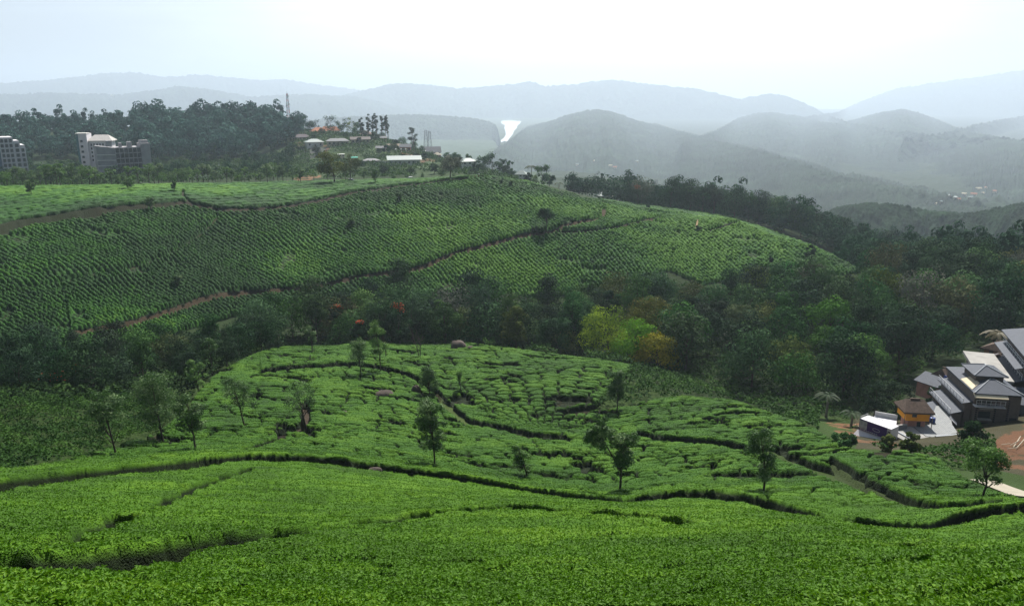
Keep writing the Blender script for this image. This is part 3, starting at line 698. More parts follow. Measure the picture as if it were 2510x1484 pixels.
def bare_tree(label, px, py, top, width, seed, r0, r1, fork=2, bark=None, tr=.12, name='bare_tree'):
    rg = np.random.default_rng(seed); p = base_at(px, py, r0, r1); H = size_at(p, py - top); W = size_at(p, width)
    root = empty(name, p, label=label, cat='dead tree'); tk = MB(); br = MB()
    for f in range(fork):
        sx = (f - (fork - 1) / 2) * W * .45; P = [np.array([sx * t_ ** 1.2 + .15 * math.sin(5 * t_ + f), .1 * rg.normal(), H * t_ * .7 * (1 - .25 * f * rg.random()) - .2 * (t_ == 0)]) for t_ in np.linspace(0, 1, 7)]
        tk.tube(P, [tr * (1 - .7 * t_) for t_ in np.linspace(0, 1, 7)], 6)
        for i in range(6):
            a = P[rg.integers(3, 7)]; q = a + [rg.normal() * W * .22, rg.normal() * W * .2, H * rg.uniform(.1, .32)]; mid = (a + q) / 2 + [rg.normal() * .15, 0, -.1]
            br.tube([a, mid, q], [tr * .35, tr * .25, tr * .12], 4)
            for j in range(3): br.tube([mid + (q - mid) * rg.random(), q + [rg.normal() * W * .12, rg.normal() * .3, H * rg.uniform(-.02, .1)]], [tr * .16, tr * .07], 4)
    tk.build('trunk', bark or BARK, root, True); br.build('twigs', bark or BARK, root)
bare_tree('leafless crooked tree leaning beside the tall pale oak', 945, 882, 790, 26, 41, 110, 155, 1)
bare_tree('leafless forked dead tree with fine pale twigs on the crest of the knoll', 1027, 882, 788, 48, 42, 110, 155, 2, simple('bark_grey', (.10, .085, .07), .9))
bare_tree('short leafless stump with one curled branch on the upper left of the knoll', 767, 893, 866, 14, 43, 105, 150, 2)

# --- forest prototypes (about 10 m, scaled when placed); each thing = root + trunk + crown
FL = {k: leaf_mat('forest_leaf_' + k, *v, .8, .06, .15, perobj=.8) for k, v in {
 'dark': ((.008, .026, .010), (.020, .058, .019), (.050, .115, .037)),
 'mid': ((.014, .044, .011), (.036, .100, .023), (.084, .180, .045)),
 'olive': ((.040, .056, .012), (.095, .125, .026), (.180, .210, .055)),
 'grey': ((.050, .062, .042), (.11, .125, .085), (.19, .20, .14)),
 'fresh': ((.024, .060, .008), (.055, .135, .014), (.110, .21, .028))}.items()}
PROTO = []
def proto_meshes(seed, W, H, cb, K, nleaf, shape, mat, lsize, tr=.2, bark=None):
    rg = np.random.default_rng(seed); V, Q, R, C = crown_pts(rg, W, H * (1 - cb), H * cb, K, nleaf, lsize, shape, .9, jit=.16, cvar=.15, cr=1.2, thick=.3)
    cm = mesh('crown', V, Q, mat, False, {'rnd': R}); tm = trunk_mb(rg, H, tr, C, .7, .2, 8).build('trunk', bark or BARK, None, True)
    me = tm.data; bpy.data.objects.remove(tm); return (me, cm, H, W)
KIND = {}
for nm, args in {
 'dark rounded broadleaf tree': [(1, 9, 9, .15, 34, 2600, 'dome', 'dark', .42), (2, 10, 9.5, .12, 40, 3000, 'dome', 'dark', .42), (3, 8, 10, .15, 34, 2600, 'round', 'dark', .4)],
 'mid green leafy tree': [(4, 9, 9.5, .18, 34, 2600, 'round', 'mid', .42), (5, 10.5, 9, .2, 36, 2800, 'dome', 'mid', .42)],
 'olive green broad tree': [(6, 10, 9, .2, 32, 2400, 'dome', 'olive', .42), (7, 8, 9, .2, 26, 2000, 'round', 'olive', .42)],
 'greyish thin-leaved tree': [(8, 9, 10, .25, 26, 1500, 'round', 'grey', .38)],
 'tall slender dark tree': [(9, 5.5, 12, .2, 28, 2200, 'tall', 'dark', .4), (10, 5, 12, .25, 24, 2000, 'tall', 'mid', .4)],
 'fresh green spreading tree': [(11, 9, 8.5, .25, 26, 2200, 'umbrella', 'fresh', .4)]}.items():
    KIND[nm] = [proto_meshes(a[0], a[1], a[2], a[3], a[4], a[5], a[6], FL[a[7]], a[8], bark=None) for a in args]
KN = list(KIND); KW = np.array([.36, .28, .14, .04, .10, .08]); KW = KW / KW.sum()
def put_tree(kind, x, y, s, rg, label, group, z=None, sz=1.0, name='forest_tree'):
    tm, cm, H, W = KIND[kind][rg.integers(len(KIND[kind]))]
    if z is None: z = float(ground(x, y)) - .2
    root = empty(name, (x, y, z), rg.uniform(0, 6.28), label=label, cat='tree', group=group)
    root.scale = (s, s, s * sz)
    for n_, me_ in (('trunk', tm), ('crown', cm)): obj(n_, me_, root)
    return root

def scatter(poly, r0, r1, spacing, seed, az=(-37, 37), n=60000, extra=None):
    """well spaced points on the ground of a zone outlined in the picture"""
    rg = np.random.default_rng(seed); a = np.radians(rg.uniform(az[0], az[1], n)); r = np.sqrt(rg.uniform(r0 ** 2, r1 ** 2, n))
    x = r * np.sin(a); y = r * np.cos(a); g = ground(x, y); px, py = proj(x, y, g)
    m = inpoly(px, py, poly) if poly else np.ones(n, bool)
    if extra is not None: m &= extra(x, y, px, py, r)
    x, y, px, py = x[m], y[m], px[m], py[m]; grid = {}; out = []
    for i in range(len(x)):
        c = (int(x[i] // spacing), int(y[i] // spacing)); ok = True
        for da in (-1, 0, 1):
            for db in (-1, 0, 1):
                for (u, v) in grid.get((c[0] + da, c[1] + db), ()):
                    if (u - x[i]) ** 2 + (v - y[i]) ** 2 < spacing ** 2: ok = False
        if ok: grid.setdefault(c, []).append((x[i], y[i])); out.append((x[i], y[i], px[i], py[i]))
    return out
def not_tea(x, y, px, py, r):
    return ~(inpoly(px, py, TEA_B) & (r < 160)) & ~(inpoly(px, py, TEA_C) & (r > 158) & (r < 380))
def not_site(x, y, px, py, r):
    return not_tea(x, y, px, py, r) & ~inpoly(px, py, [(2010, 1000), (2100, 990), (2200, 960), (2300, 880), (2400, 850), (2700, 780), (2700, 1300), (2000, 1110)])
def below_hill(x, y, px, py, r, hh=78):
    lim = np.interp(px, [900, 1050, 1200, 1400, 1480, 1560, 1640, 1720, 1800, 1850, 1950, 2050, 2120, 2180], [690, 700, 708, 705, 690, 676, 668, 694, 690, 662, 660, 672, 664, 400])
    return (r > 265) | (py > lim + hh)
rgf = np.random.default_rng(99); NF = 0
def zone(poly, r0, r1, sp, seed, where, group, smin, smax, az=(-37, 37), wts=None, cap=999, extra=not_site):
    global NF
    pts = scatter(poly, r0, r1, sp, seed, az, extra=extra); pts.sort(key=lambda q: math.hypot(q[0], q[1]))
    for (x, y, px, py) in pts[:cap]:
        k = KN[rgf.choice(len(KN), p=KW if wts is None else np.array(wts) / sum(wts))]
        put_tree(k, x, y, rgf.uniform(smin, smax), rgf, k + ' ' + where, group, sz=rgf.uniform(.9, 1.15)); NF += 1
    return pts[cap:]
# gully behind the knoll, centre
zone(None, 149, 206, 6.3, 1, 'in the dense belt directly behind the middle knoll', 'trees of the gully belt', .75, 1.3, az=(-19, 11), extra=lambda x, y, px, py, r: not_site(x, y, px, py, r) & below_hill(x, y, px, py, r) & ~((px > 1420) & (px < 1660) & (r < 170)) & (r > 150 + 2 * (px > 1200)) & (r < np.interp(px, [500, 700, 1000, 1300, 1550, 1700], [166, 174, 182, 188, 198, 206])))
zone(None, 108, 160, 5.6, 2, 'in the dark gully below the left end of the hillside', 'trees of the left gully', .45, .78, az=(-37, -17), wts=[9, .8, .2, 0, .5, 0], extra=lambda x, y, px, py, r: not_site(x, y, px, py, r) & (py < np.interp(px, [-100, 0, 300, 500, 600], [985, 990, 965, 930, 890])) & (r < 150))
left = zone(None, 134, 262, 7.4, 3, 'in the broad forest below the right end of the tea hill', 'trees of the right valley forest', .85, 1.35, az=(9.5, 37), cap=150, extra=lambda x, y, px, py, r: not_site(x, y, px, py, r) & below_hill(x, y, px, py, r) & ~((px > 1420) & (px < 1660) & (r < 165)) & (r > np.interp(px, [1500, 1700, 1900, 2150, 2500], [155, 150, 138, 132, 140])))
print('forest things', NF)

def forest_mass(name, pts, smin, smax, nleaf, lsize, seed, cols, zoff=0, **k):
    rg = np.random.default_rng(seed); VV = []; RR = []; n = 0
    base = []
    for s_ in range(6):
        V, Q, R, C = crown_pts(np.random.default_rng(500 + s_), 9.5 if s_ != 4 else 5.5, 8.5 if s_ != 4 else 12, 1.2, 15, nleaf, lsize, ('dome', 'round', 'dome', 'round', 'tall', 'dome')[s_], .9, jit=.15, cvar=.12, cr=1.25, thick=.3)
        base.append((V, R))
    for (x, y, px, py) in pts:
        V, R = base[rg.integers(6)]; s = rg.uniform(smin, smax) * (.72 if px < 330 and smax > 1.8 else 1); a = rg.uniform(0, 6.28); c_, s2 = math.cos(a), math.sin(a)
        W_ = np.stack([V[:, 0] * c_ - V[:, 1] * s2, V[:, 0] * s2 + V[:, 1] * c_, V[:, 2] * rg.uniform(.85, 1.2)], 1) * s
        VV.append(W_ + [x, y, float(ground(x, y)) - .5 + zoff]); RR.append(np.clip(R * .6 + rg.random() * .5 - .1, 0, 1))
    if not VV: return
    V = np.concatenate(VV); return obj(name, mesh(name, V, np.arange(len(V)).reshape(-1, 4), cols, False, {'rnd': np.concatenate(RR)}), kind='stuff', **k)
ML = leaf_mat('wood_leaf', (.010, .036, .016), (.024, .076, .032), (.060, .130, .055), .85, .05, .1)
pts = left + scatter(None, 240, 450, 6.8, 6, (4, 37), extra=lambda x, y, px, py, r: not_site(x, y, px, py, r) & (r > np.interp(px, [1350, 1600, 1700, 1820, 2000, 2110, 2300], [415, 350, 325, 306, 275, 248, 240])) & (px > 1540) & below_hill(x, y, px, py, r, 60))
pts += scatter(None, 450, 670, 9.5, 16, (14, 38), extra=lambda x, y, px, py, r: (px > 1750))
pts += scatter(None, 300, 420, 9, 17, (1, 10), n=3000, extra=lambda x, y, px, py, r: (px > 1400) & (r > 385))
forest_mass('valley_wood', pts, .95, 1.5, 460, .8, 7, ML, label='continuous blue-green wood filling the valley beyond the right end of the tea hill', cat='wood')
pts = scatter(None, 545, 700, 8.5, 8, (-36, -14), extra=lambda x, y, px, py, r: (px < 735) & (r > np.interp(px, [-200, 60, 300, 380, 600, 700, 740], [560, 560, 560, 545, 545, 585, 610])))
MH = leaf_mat('hazed_hilltop_leaf', (.024, .066, .056), (.052, .130, .105), (.11, .22, .165), .9, .04, .1)  # leaf colours lightened and blued, distance haze painted in
forest_mass('hilltop_wood', pts, 1.0, 1.9, 420, 1.1, 9, MH, label='dense dark wood over the hill behind the hotel blocks', cat='wood')
pts = scatter(None, 400, 545, 9.5, 10, (-37, -14), n=6000, extra=lambda x, y, px, py, r: (px < 720) & (fbm(x / 25, y / 25, 4, 2) > .40))
forest_mass('lower_wood', pts, .45, .8, 420, .9, 11, ML, label='lower scrubby wood in the hollow around the hotel blocks', cat='wood')

def undergrowth(name, n, r0, r1, az, ls, seed, cond, mat, hh=1.0, **k):
    rg = np.random.default_rng(seed); a = np.radians(rg.uniform(az[0], az[1], n)); r = np.sqrt(rg.uniform(r0 ** 2, r1 ** 2, n)); x = r * np.sin(a); y = r * np.cos(a)
    g = ground(x, y); px, py = proj(x, y, g); m = cond(x, y, px, py, r); x, y, g = x[m], y[m], g[m]
    f1, e, idr = worley(x / 2.6, y / 2.6, seed); hill = hh * (.35 + 1.3 * fbm(x / 9, y / 9, seed + 5, 2)) * np.clip(1.15 - f1 * 1.2, .1, 1)
    C = np.stack([x, y, g + hill * (1 - .35 * rg.random(len(x)) ** 2)], 1); N = rg.normal(size=C.shape) * .6 + [0, -.1, .9]
    V, Q = cards(C, N, ls * rg.uniform(.6, 1.5, len(x)), rg, .65)
    c = np.clip(.6 * idr + .35 * rg.random(len(x)) + .3 * (fbm(x / 12, y / 12, 3, 2) - .5), 0, 1)
    return obj(name, mesh(name, V, Q, mat, False, {'rnd': np.repeat(c, 4)}), kind='stuff', **k)
UG = leaf_mat('undergrowth_leaf', (.012, .038, .006), (.030, .080, .012), (.065, .14, .022), .75, .08, .2)
undergrowth('undergrowth', 300000, 56, 165, (-40, -14), .22, 21, lambda x, y, px, py, r: not_tea(x, y, px, py, r) & (py < 1215) & (py > 985), UG, 1.5, label='tangle of shrubs and creepers filling the left gully beside the tea', cat='undergrowth')
undergrowth('undergrowth', 200000, 84, 215, (-14, 40), .42, 22, lambda x, y, px, py, r: not_site(x, y, px, py, r), UG, 1.6, label='dark shrubs between the knolls and along the edge of the valley forest', cat='undergrowth')
undergrowth('undergrowth', 16000, 80, 112, (20, 40), .34, 23, lambda x, y, px, py, r: not_tea(x, y, px, py, r) & (px > 2130) & (px < 2440) & (py > 1104) , UG, 1.1, label='low bushes along the foot of the grey retaining wall', cat='undergrowth')

undergrowth('undergrowth', 110000, 372, 690, (-16, 4), .9, 24, lambda x, y, px, py, r: (px > 660) & (px < 1340) & (fbm(x / 14, y / 14, 9, 3) > .47), UG, 2.4, label='bushes and hedges between the houses of the hill village', cat='undergrowth')
undergrowth('undergrowth', 60000, 372, 545, (-38, -13), .9, 25, lambda x, y, px, py, r: (px < 760) & (fbm(x / 14, y / 14, 10, 3) > .42), UG, 2.6, label='scrub in the hollow behind the tea crest below the hotel blocks', cat='undergrowth')

undergrowth('undergrowth', 30000, 95, 150, (20, 40), .34, 26, lambda x, y, px, py, r: inpoly(px, py, [(2040, 930), (2100, 1034), (2060, 1034), (1990, 1010)]) | inpoly(px, py, [(2345, 1075), (2400, 1068), (2440, 1085), (2430, 1120), (2360, 1120)]) | inpoly(px, py, [(2100, 1085), (2200, 1095), (2290, 1112), (2290, 1125), (2100, 1108)]) | (inpoly(px, py, [(2100, 950), (2220, 960), (2205, 1040), (2150, 1000), (2100, 1000)])), UG, 1.2, label='weeds and bushes growing between the huts and hoarding of the building site', cat='undergrowth')

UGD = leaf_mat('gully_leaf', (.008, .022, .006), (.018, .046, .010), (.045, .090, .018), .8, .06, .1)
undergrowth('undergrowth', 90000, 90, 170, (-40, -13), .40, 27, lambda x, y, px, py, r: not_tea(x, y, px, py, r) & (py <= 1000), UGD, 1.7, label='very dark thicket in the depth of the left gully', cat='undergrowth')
# ------------------------------------------------------------------ built things
def at_z(px, py, z):
    q = ray(px, py); t = z / q[2]; return np.array([q[0] * t, q[1] * t, z + CAMZ])
WHITE = simple('white_plaster', (.72, .70, .66), .8, .10, .6); CREAM = simple('cream_plaster', (.60, .52, .38), .85, .12, .6)
GREYC = simple('bare_concrete', (.26, .25, .24), .9, .18, .5); DGLASS = simple('dark_glass', (.03, .04, .05), .25, .2, 1, .5); TERRA = simple('terracotta_tiles', (.42, .17, .09), .85, .22, 1.2, bstr=.6)
SLATE = simple('grey_sheet_roof', (.22, .22, .23), .7, .15, 1.5); ROOFW = simple('pale_sheet_roof', (.27, .32, .31), .6, .1, 1.0); PINKW = simple('faded_pink_wall', (.45, .22, .18), .85); WOOD = simple('brown_door', (.12, .06, .03), .7)
TEAL = simple('teal_netting', (.05, .16, .17), .9); STEEL = simple('galvanised_steel', (.30, .30, .31), .5, .15, 3, metal=.4); REDP = simple('red_white_paint', (.45, .14, .10), .6)
def house(name, label, px, py, wpx, hpx, roof='hip', wall=WHITE, rmat=SLATE, yaw=0., deep=.55, storeys=1, r0=380, r1=720, rise=.38, nwin=3, group=None, r_fix=None):
    p = cast(px, py, r0, r1, .2) if r_fix is None else (at(px, py, r_fix) if isinstance(r_fix, float) else r_fix)
    w = size_at(p, wpx); tot = size_at(p, hpx); d = w * deep; rz = -math.atan2(p[0], p[1]) + math.radians(yaw)
    h = tot * (1 - rise * .8); rh = tot * rise
    root = empty(name, p, rz, label=label, cat='house' if name != 'shed' else 'shed', group=group)
    mb = MB(); mb.box(-w / 2, w / 2, 0, d, -2.5, h); mb.build('wall', wall, root)
    o_ = w * .045 + .25; mb = MB()
    if roof == 'hip': mb.hip(-w / 2 - o_, w / 2 + o_, -o_, d + o_, h, rh, .15)
    elif roof == 'gable': mb.gable(-w / 2 - o_, w / 2 + o_, -o_, d + o_, h - .05, rh)
    elif roof == 'shed': mb.slab([(-w / 2 - o_, -o_, h + .1), (w / 2 + o_, -o_, h + .1), (w / 2 + o_, d + o_, h + rh), (-w / 2 - o_, d + o_, h + rh)], .12)
    elif roof == 'flat': mb.box(-w / 2 - .2, w / 2 + .2, -.2, d + .2, h, h + .25)
    mb.build('roof', rmat, root)
    sh = h / storeys
    for s_ in range(storeys):
        for i in range(nwin):
            x = -w / 2 + w * (i + .5) / nwin; isdoor = (s_ == 0 and i == nwin // 2)
            mb = MB(); hw_ = min(.55, w / nwin * .3)
            if isdoor: mb.box(x - .45, x + .45, -.06, .02, 0, min(2.1, sh * .8)); mb.build('door', WOOD, root)
            else:
                z = sh * s_ + sh * .38; mb.box(x - hw_, x + hw_, -.06, .02, z, z + sh * .36); mb.build('window', DGLASS, root)
    return root
VG = 'houses of the hill village'
house('village_house', 'white bungalow with pale hipped roof on a bare earth shelf', 773, 361, 40, 19, 'hip', WHITE, ROOFW, 12, .6, group=VG)
house('village_house', 'long cream bungalow with grey hipped roof, right of the white bungalow', 829, 357, 50, 17, 'hip', CREAM, SLATE, 8, .3, nwin=5, group=VG)
house('village_house', 'long cream house with brownish roof below the tall bare-stemmed trees', 884, 352, 44, 16, 'gable', CREAM, simple('brown_roof', (.20, .17, .16)), 6, .3, nwin=5, group=VG)
TR = 'terracotta roofed buildings on the hilltop'
house('village_house', 'terracotta roofed hall, leftmost of the red roofs', 784, 328, 36, 14, 'hip', PINKW, TERRA, 15, .6, rise=.65, group=TR)
house('village_house', 'terracotta gabled hall in the middle of the red roofs', 806, 324, 30, 14, 'gable', CREAM, TERRA, -18, .7, rise=.6, group=TR, r0=560)
house('village_house', 'small terracotta roofed hall at the right of the red roofs', 823, 326, 22, 15, 'hip', CREAM, TERRA, 5, .8, rise=.6, group=TR, r0=560)
house('village_house', 'low brown roofed house under the trees left of the red roofs', 737, 343, 42, 13, 'hip', CREAM, simple('brown_roof', (.17, .14, .15)), 4, .35, rise=.55, nwin=5, group=VG)
house('village_house', 'pinkish hipped roof half hidden behind the tall bare-stemmed trees', 896, 334, 26, 13, 'hip', CREAM, simple('pink_roof', (.36, .26, .22)), -10, .5, rise=.6, group=VG)
house('village_house', 'small brown house at the right of the tall bare-stemmed trees', 940, 345, 15, 11, 'gable', PINKW, SLATE, 0, .7, nwin=2, group=VG)
house('village_house', 'low grey roof among trees above the white wall', 934, 368, 24, 10, 'gable', CREAM, SLATE, -8, .5, rise=.5, group=VG)
house('village_house', 'tan roofed house left of the red-walled one', 966, 364, 30, 11, 'gable', CREAM, simple('tan_roof', (.38, .31, .24)), 6, .4, rise=.5, group=VG)
house('village_house', 'red walled house behind white gate posts', 994, 372, 26, 18, 'gable', PINKW, SLATE, -5, .5, rise=.4, group=VG)
house('village_house', 'grey roofed hall right of the white pointed gable', 1060, 376, 40, 20, 'gable', GREYC, SLATE, 10, .5, rise=.65, group=VG)
house('village_house', 'low pale roofed house on the crest right of the grey hall', 1104, 378, 22, 10, 'shed', CREAM, ROOFW, -12, .5, group=VG)
house('pavilion', 'small pavilion with pyramid roof and red wall below the grey hall', 1072, 386, 18, 12, 'hip', PINKW, simple('straw_roof', (.40, .36, .28)), 0, .9, rise=.5, nwin=3, group=VG)
house('village_house', 'long white building with pale green sheet roof above the terraced tea', 992, 405, 76, 21, 'shed', WHITE, ROOFW, 4, .22, rise=.42, nwin=7, group=VG)
house('village_house', 'low grey house left of the long white building', 909, 401, 36, 12, 'hip', GREYC, SLATE, -4, .5, rise=.4, nwin=4, group=VG)
house('village_house', 'tiny pale yellow two-storey house behind the spreading dark tree', 838, 391, 15, 14, 'flat', CREAM, WHITE, 10, .8, storeys=2, nwin=2, rise=.1, group=VG)
house('village_house', 'white two-storey house with pale hipped roof at the right of the village', 1152, 414, 38, 25, 'hip', WHITE, ROOFW, 20, .7, storeys=2, nwin=3, group=VG, rise=.3)
house('village_house', 'white house among bushes beside the palm', 1276, 437, 26, 23, 'hip', WHITE, ROOFW, -14, .7, storeys=2, group=VG, r0=372)
house('village_house', 'white house with long pale roof tucked under the dark wood', 1478, 492, 36, 17, 'shed', WHITE, ROOFW, -32, .6, group=VG, r0=395, r1=470, rise=.55)
house('shed', 'small green roofed shed alone on the village slope', 869, 391, 13, 7, 'shed', GREYC, simple('green_sheet', (.05, .30, .22)), 0, .5, nwin=1)
# white pointed gable and boundary wall, gate posts
p = cast(1036, 374, 400, 700, .2); k_ = lambda d: size_at(p, d); root = empty('shrine', p, -math.atan2(p[0], p[1]), label='tall white pointed gable with swept sides on the village crest', cat='shrine')
MB().add([(-k_(8), 0, 0), (k_(9), 0, 0), (k_(5), 0, k_(5)), (k_(1), 0, k_(16)), (-k_(2), 0, k_(16)), (-k_(5), 0, k_(5)), (-k_(8), 2, 0), (k_(9), 2, 0), (k_(5), 2, k_(5)), (k_(1), 2, k_(16)), (-k_(2), 2, k_(16)), (-k_(5), 2, k_(5))],
         [(0, 1, 2, 5), (5, 2, 3, 4), (7, 6, 11, 8), (8, 11, 10, 9), (1, 7, 8, 2), (2, 8, 9, 3), (3, 9, 10, 4), (4, 10, 11, 5), (5, 11, 6, 0)]).build('gable_wall', WHITE, root)
MB().box(-k_(7), k_(8), 2.01, 9, -1, k_(4)).build('hall', WHITE, root)
a_, b_ = cast(929, 402, 400, 520, .2), cast(955, 404, 400, 520, .2); d_ = b_ - a_; root = empty('boundary_wall', a_, math.atan2(d_[1], d_[0]), label='short white boundary wall left of the long white building', cat='wall')
L_ = float(np.hypot(d_[0], d_[1])); MB().box(0, L_, 0, .3, -1.5, 2.0).build('wall', WHITE, root); MB().box(-.05, L_ + .05, -.06, .36, 2.0, 2.12).build('coping', GREYC, root)
for i, px in enumerate((970, 983, 994, 1005)):
    p = cast(px, 373, 400, 700, .2); root = empty('gate_post', p, label='white square gate post in front of the red-walled house', cat='gate post', group='white posts before the red-walled house')
    MB().box(-.45, .45, -.45, .45, -.5, 2.2).build('post', WHITE, root); MB().hip(-.6, .6, -.6, .6, 2.3, .5, .1).build('cap', WHITE, root)
    if i == 0: tag(root, 'white gate post standing apart, leftmost in front of the red-walled house')

# hotel blocks
def frame_block(root, x0, x1, y, z0, z1, nx, nz, mat, wmat, skip=None, rec=.35, pil=.28, sub='window'):
    """a facade of pillars and floor bands with recessed windows, facing -y"""
    mb = MB(); w = (x1 - x0) / nx; h = (z1 - z0) / nz
    for i in range(nx + 1): mb.box(x0 + i * w - w * pil / 2, x0 + i * w + w * pil / 2, y - rec, y - .01, z0, z1)
    for j in range(nz + 1): mb.box(x0 - w * pil / 2, x1 + w * pil / 2, y - rec - .06, y - rec - .002, z0 + j * h - h * pil / 2, z0 + j * h + h * pil / 2)
    mb.build('facade_grid', mat, root)
    for i in range(nx):
        for j in range(nz):
            if skip and skip(i, j): continue
            MB().box(x0 + (i + pil / 2) * w + .02, x0 + (i + 1 - pil / 2) * w - .02, y - .09, y - .02, z0 + (j + pil / 2) * h, z0 + (j + 1 - pil / 2) * h).build(sub, wmat, root)
def place(px, py, r, yaw, label, name, cat):
    q = at(px, py, r); return empty(name, q, -math.atan2(q[0], q[1]) + math.radians(yaw), label=label, cat=cat)
LAV = simple('pale_lilac_plaster', (.66, .64, .66), .8, .08, .4); BLUEG = simple('blue_glazing', (.05, .10, .17), .3, .15, .6, .5)
r_ = 470; m_ = 488 / F          # metres per picture unit there
root = place(34, 420, r_, 6, 'white hotel block with grid of windows and a dark blue strip, at the left edge', 'hotel_block', 'building')
mb = MB(); mb.box(-18, -4.6, 0, 12, -6, 17); 
for i, (xa, xb, zt) in enumerate(((-4.6, 1.6, 17.0), (1.6, 4.2, 15.2), (4.2, 6.4, 13.0))): mb.box(xa + .001 * (i > 0), xb, 0, 12, -6, zt)
mb.build('body', LAV, root)
MB().box(-7.6, -4.5, -1.0, -.4, -6, 18.4).build('glazed_strip', BLUEG, root); MB().box(-8.4, -3.4, -1.4, 6, 18.45, 19.2).build('roof_slab', LAV, root)
frame_block(root, -18, -7.9, -.01, -3, 16.5, 5, 8, LAV, DGLASS); frame_block(root, -4.2, 6.3, -.01, -3, 16.5, 5, 8, LAV, DGLASS, skip=lambda i, j: (j >= 7 and i >= 3) or (j >= 6 and i == 4)) if False else None
frame_block(root, -4.1, 1.5, -.01, -3, 16.4, 3, 8, LAV, DGLASS); frame_block(root, 1.9, 4.1, -.01, -3, 14.0, 1, 7, LAV, DGLASS); frame_block(root, 4.4, 6.3, -.01, -3, 11.6, 1, 6, LAV, DGLASS)
root = place(238, 392, 490, -14, 'white hotel with tall blank stair tower and grey hipped roof, second block from the left', 'hotel_block', 'building')
MB().box(-7.4, -3.2, -2, 8, -8, 14.2).build('stair_tower', LAV, root); MB().box(-8.6, -3.0, -2.4, 4, 14.21, 14.6).build('tower_cap', WHITE, root)
MB().box(-8.7, -7.41, -1.5, 8, -8, 13.4).build('netting', TEAL, root)
MB().box(-3.19, 8, 0, 10, -4, 9.6).build('wing', LAV, root); MB().hip(-3.8, 9, -1, 11, 10.4, 3.0, .3, 3.0).build('roof', simple('hotel_roof', (.42, .40, .38)), root)
MB().box(-3.18, 8.2, -.5, 10.2, 9.61, 10.1).build('cornice', WHITE, root)
frame_block(root, -2.6, 7.7, -.01, -1, 9.3, 7, 5, LAV, DGLASS, pil=.42)
for j in range(5): MB().box(-6.6, -5.4, -2.3, -2.01, -1.5 + j * 2.8, -.3 + j * 2.8).build('stair_window', DGLASS, root)
root = place(312, 432, 455, 10, 'unfinished bare concrete block with open floors and roof tanks, right of the white hotel', 'concrete_block', 'building')
CB = simple('weathered_concrete', (.34, .33, .34), .9, .2, .4)
MB().box(-4.2, 8.2, .6, 12, -5, 14.8).build('core', CB, root); frame_block(root, -4.2, 8.2, .6, -4, 14.6, 6, 7, CB, DGLASS, pil=.16, rec=.8, sub='opening')
MB().box(8.25, 12.6, -.5, 10, -5, 16.6).build('right_tower', CB, root)
MB().hexa([(-12.2, 4, -5), (-4.25, .6, -5), (-4.25, 12, -5), (-12.2, 12, -5), (-12.2, 4, 15.8), (-4.25, .6, 14.6), (-4.25, 12, 14.6), (-12.2, 12, 15.8)]).build('left_wing', CB, root)
mb = MB()
for j in range(6): z = -3 + j * 2.8; mb.hexa([(-12.3, 3.7, z), (-4.3, .2, z), (-4.3, .55, z), (-12.3, 3.95, z), (-12.3, 3.7, z + .45), (-4.3, .2, z + .45), (-4.3, .55, z + .45), (-12.3, 3.95, z + .45)])
mb.build('floor_edge', WHITE, root)
for x_, w_, h_ in ((-7.5, 2.6, 3.0), (-1.5, 1.2, 1.8), (2.4, 2.2, 2.2), (8.4, 4.0, 1.4)): MB().box(x_, x_ + w_, 2.5, 5.5, 14.81 if x_ > -4 else 15.3, 15.3 + h_ + (1.4 if x_ > 8 else 0)).build('roof_tank', CB, root)

# masts
def lattice(name, label, px, py, top, r0, r1, w, seg, arms=0, cols=(STEEL, REDP), t=.14, r_fix=None):
    p = cast(px, py, r0, r1, .2) if r_fix is None else at(px, py, r_fix); H = size_at(p, py - top); root = empty(name, p, .3, label=label, cat='mast' if not arms else 'pylon')
    mbs = [MB(), MB()]
    for i in range(seg):
        z0, z1 = H * i / seg, H * (i + 1) / seg; a, b = w * (1 - .72 * i / seg), w * (1 - .72 * (i + 1) / seg); mb = mbs[i % 2]
        c0 = [(-a, -a), (a, -a), (a, a), (-a, a)]; c1 = [(-b, -b), (b, -b), (b, b), (-b, b)]
        for k in range(4):
            mb.tube([(*c0[k], z0 - (1.5 if i == 0 else 0)), (*c1[k], z1)], t, 4); mb.tube([(*c0[k], z0), (*c1[(k + 1) % 4], z1)], t * .6, 4); mb.tube([(*c1[k], z1), (*c1[(k + 1) % 4], z1)], t * .6, 4)
    if cols[0] is cols[1]: mbs[0].V += mbs[1].V; mbs[0].Q += [q_ + mbs[0].n for q_ in mbs[1].Q]; mbs[0].build('steel_frame', cols[0], root)
    else: mbs[0].build('steel_frame', cols[0], root); mbs[1].build('painted_frame', cols[1], root)
    if arms:
        for j in range(arms):
            z = H * (.68 + .13 * j); L_ = w * 2.2; mb = MB()
            for sx in (-1, 1): mb.tube([(0, 0, z + .8), (sx * L_, 0, z), (0, 0, z - .5)], t * .7, 4)
            mb.build('cross_arm', cols[0], root)
    else:
        for (dx, z) in ((1.0, .72), (-1.0, .68), (.6, .93)):
            MB().tube([(dx * .9, -.9, H * z - .9), (dx * .9, -.9, H * z + .9)], [.5, .5], 8).build('antenna', WHITE, root)
        MB().tube([(0, 0, H), (0, 0, H + 2)], .06, 4).build('rod', cols[0], root)
lattice('telecom_mast', 'red and grey lattice mast rising from the wood on the hill', 710, 322, 232, 560, 700, 1.6, 14, 0, t=.17)
FT = simple('pylon_steel', (.18, .19, .20), .6)
lattice('power_pylon', 'lattice pylon left of its twin beyond the village', 1045, 378, 320, 500, 900, 3.2, 8, 3, (FT, FT), .12, 900)
lattice('power_pylon', 'slightly shorter lattice pylon right of its twin beyond the village', 1054, 380, 323, 500, 900, 3.2, 8, 3, (FT, FT), .12, 940)
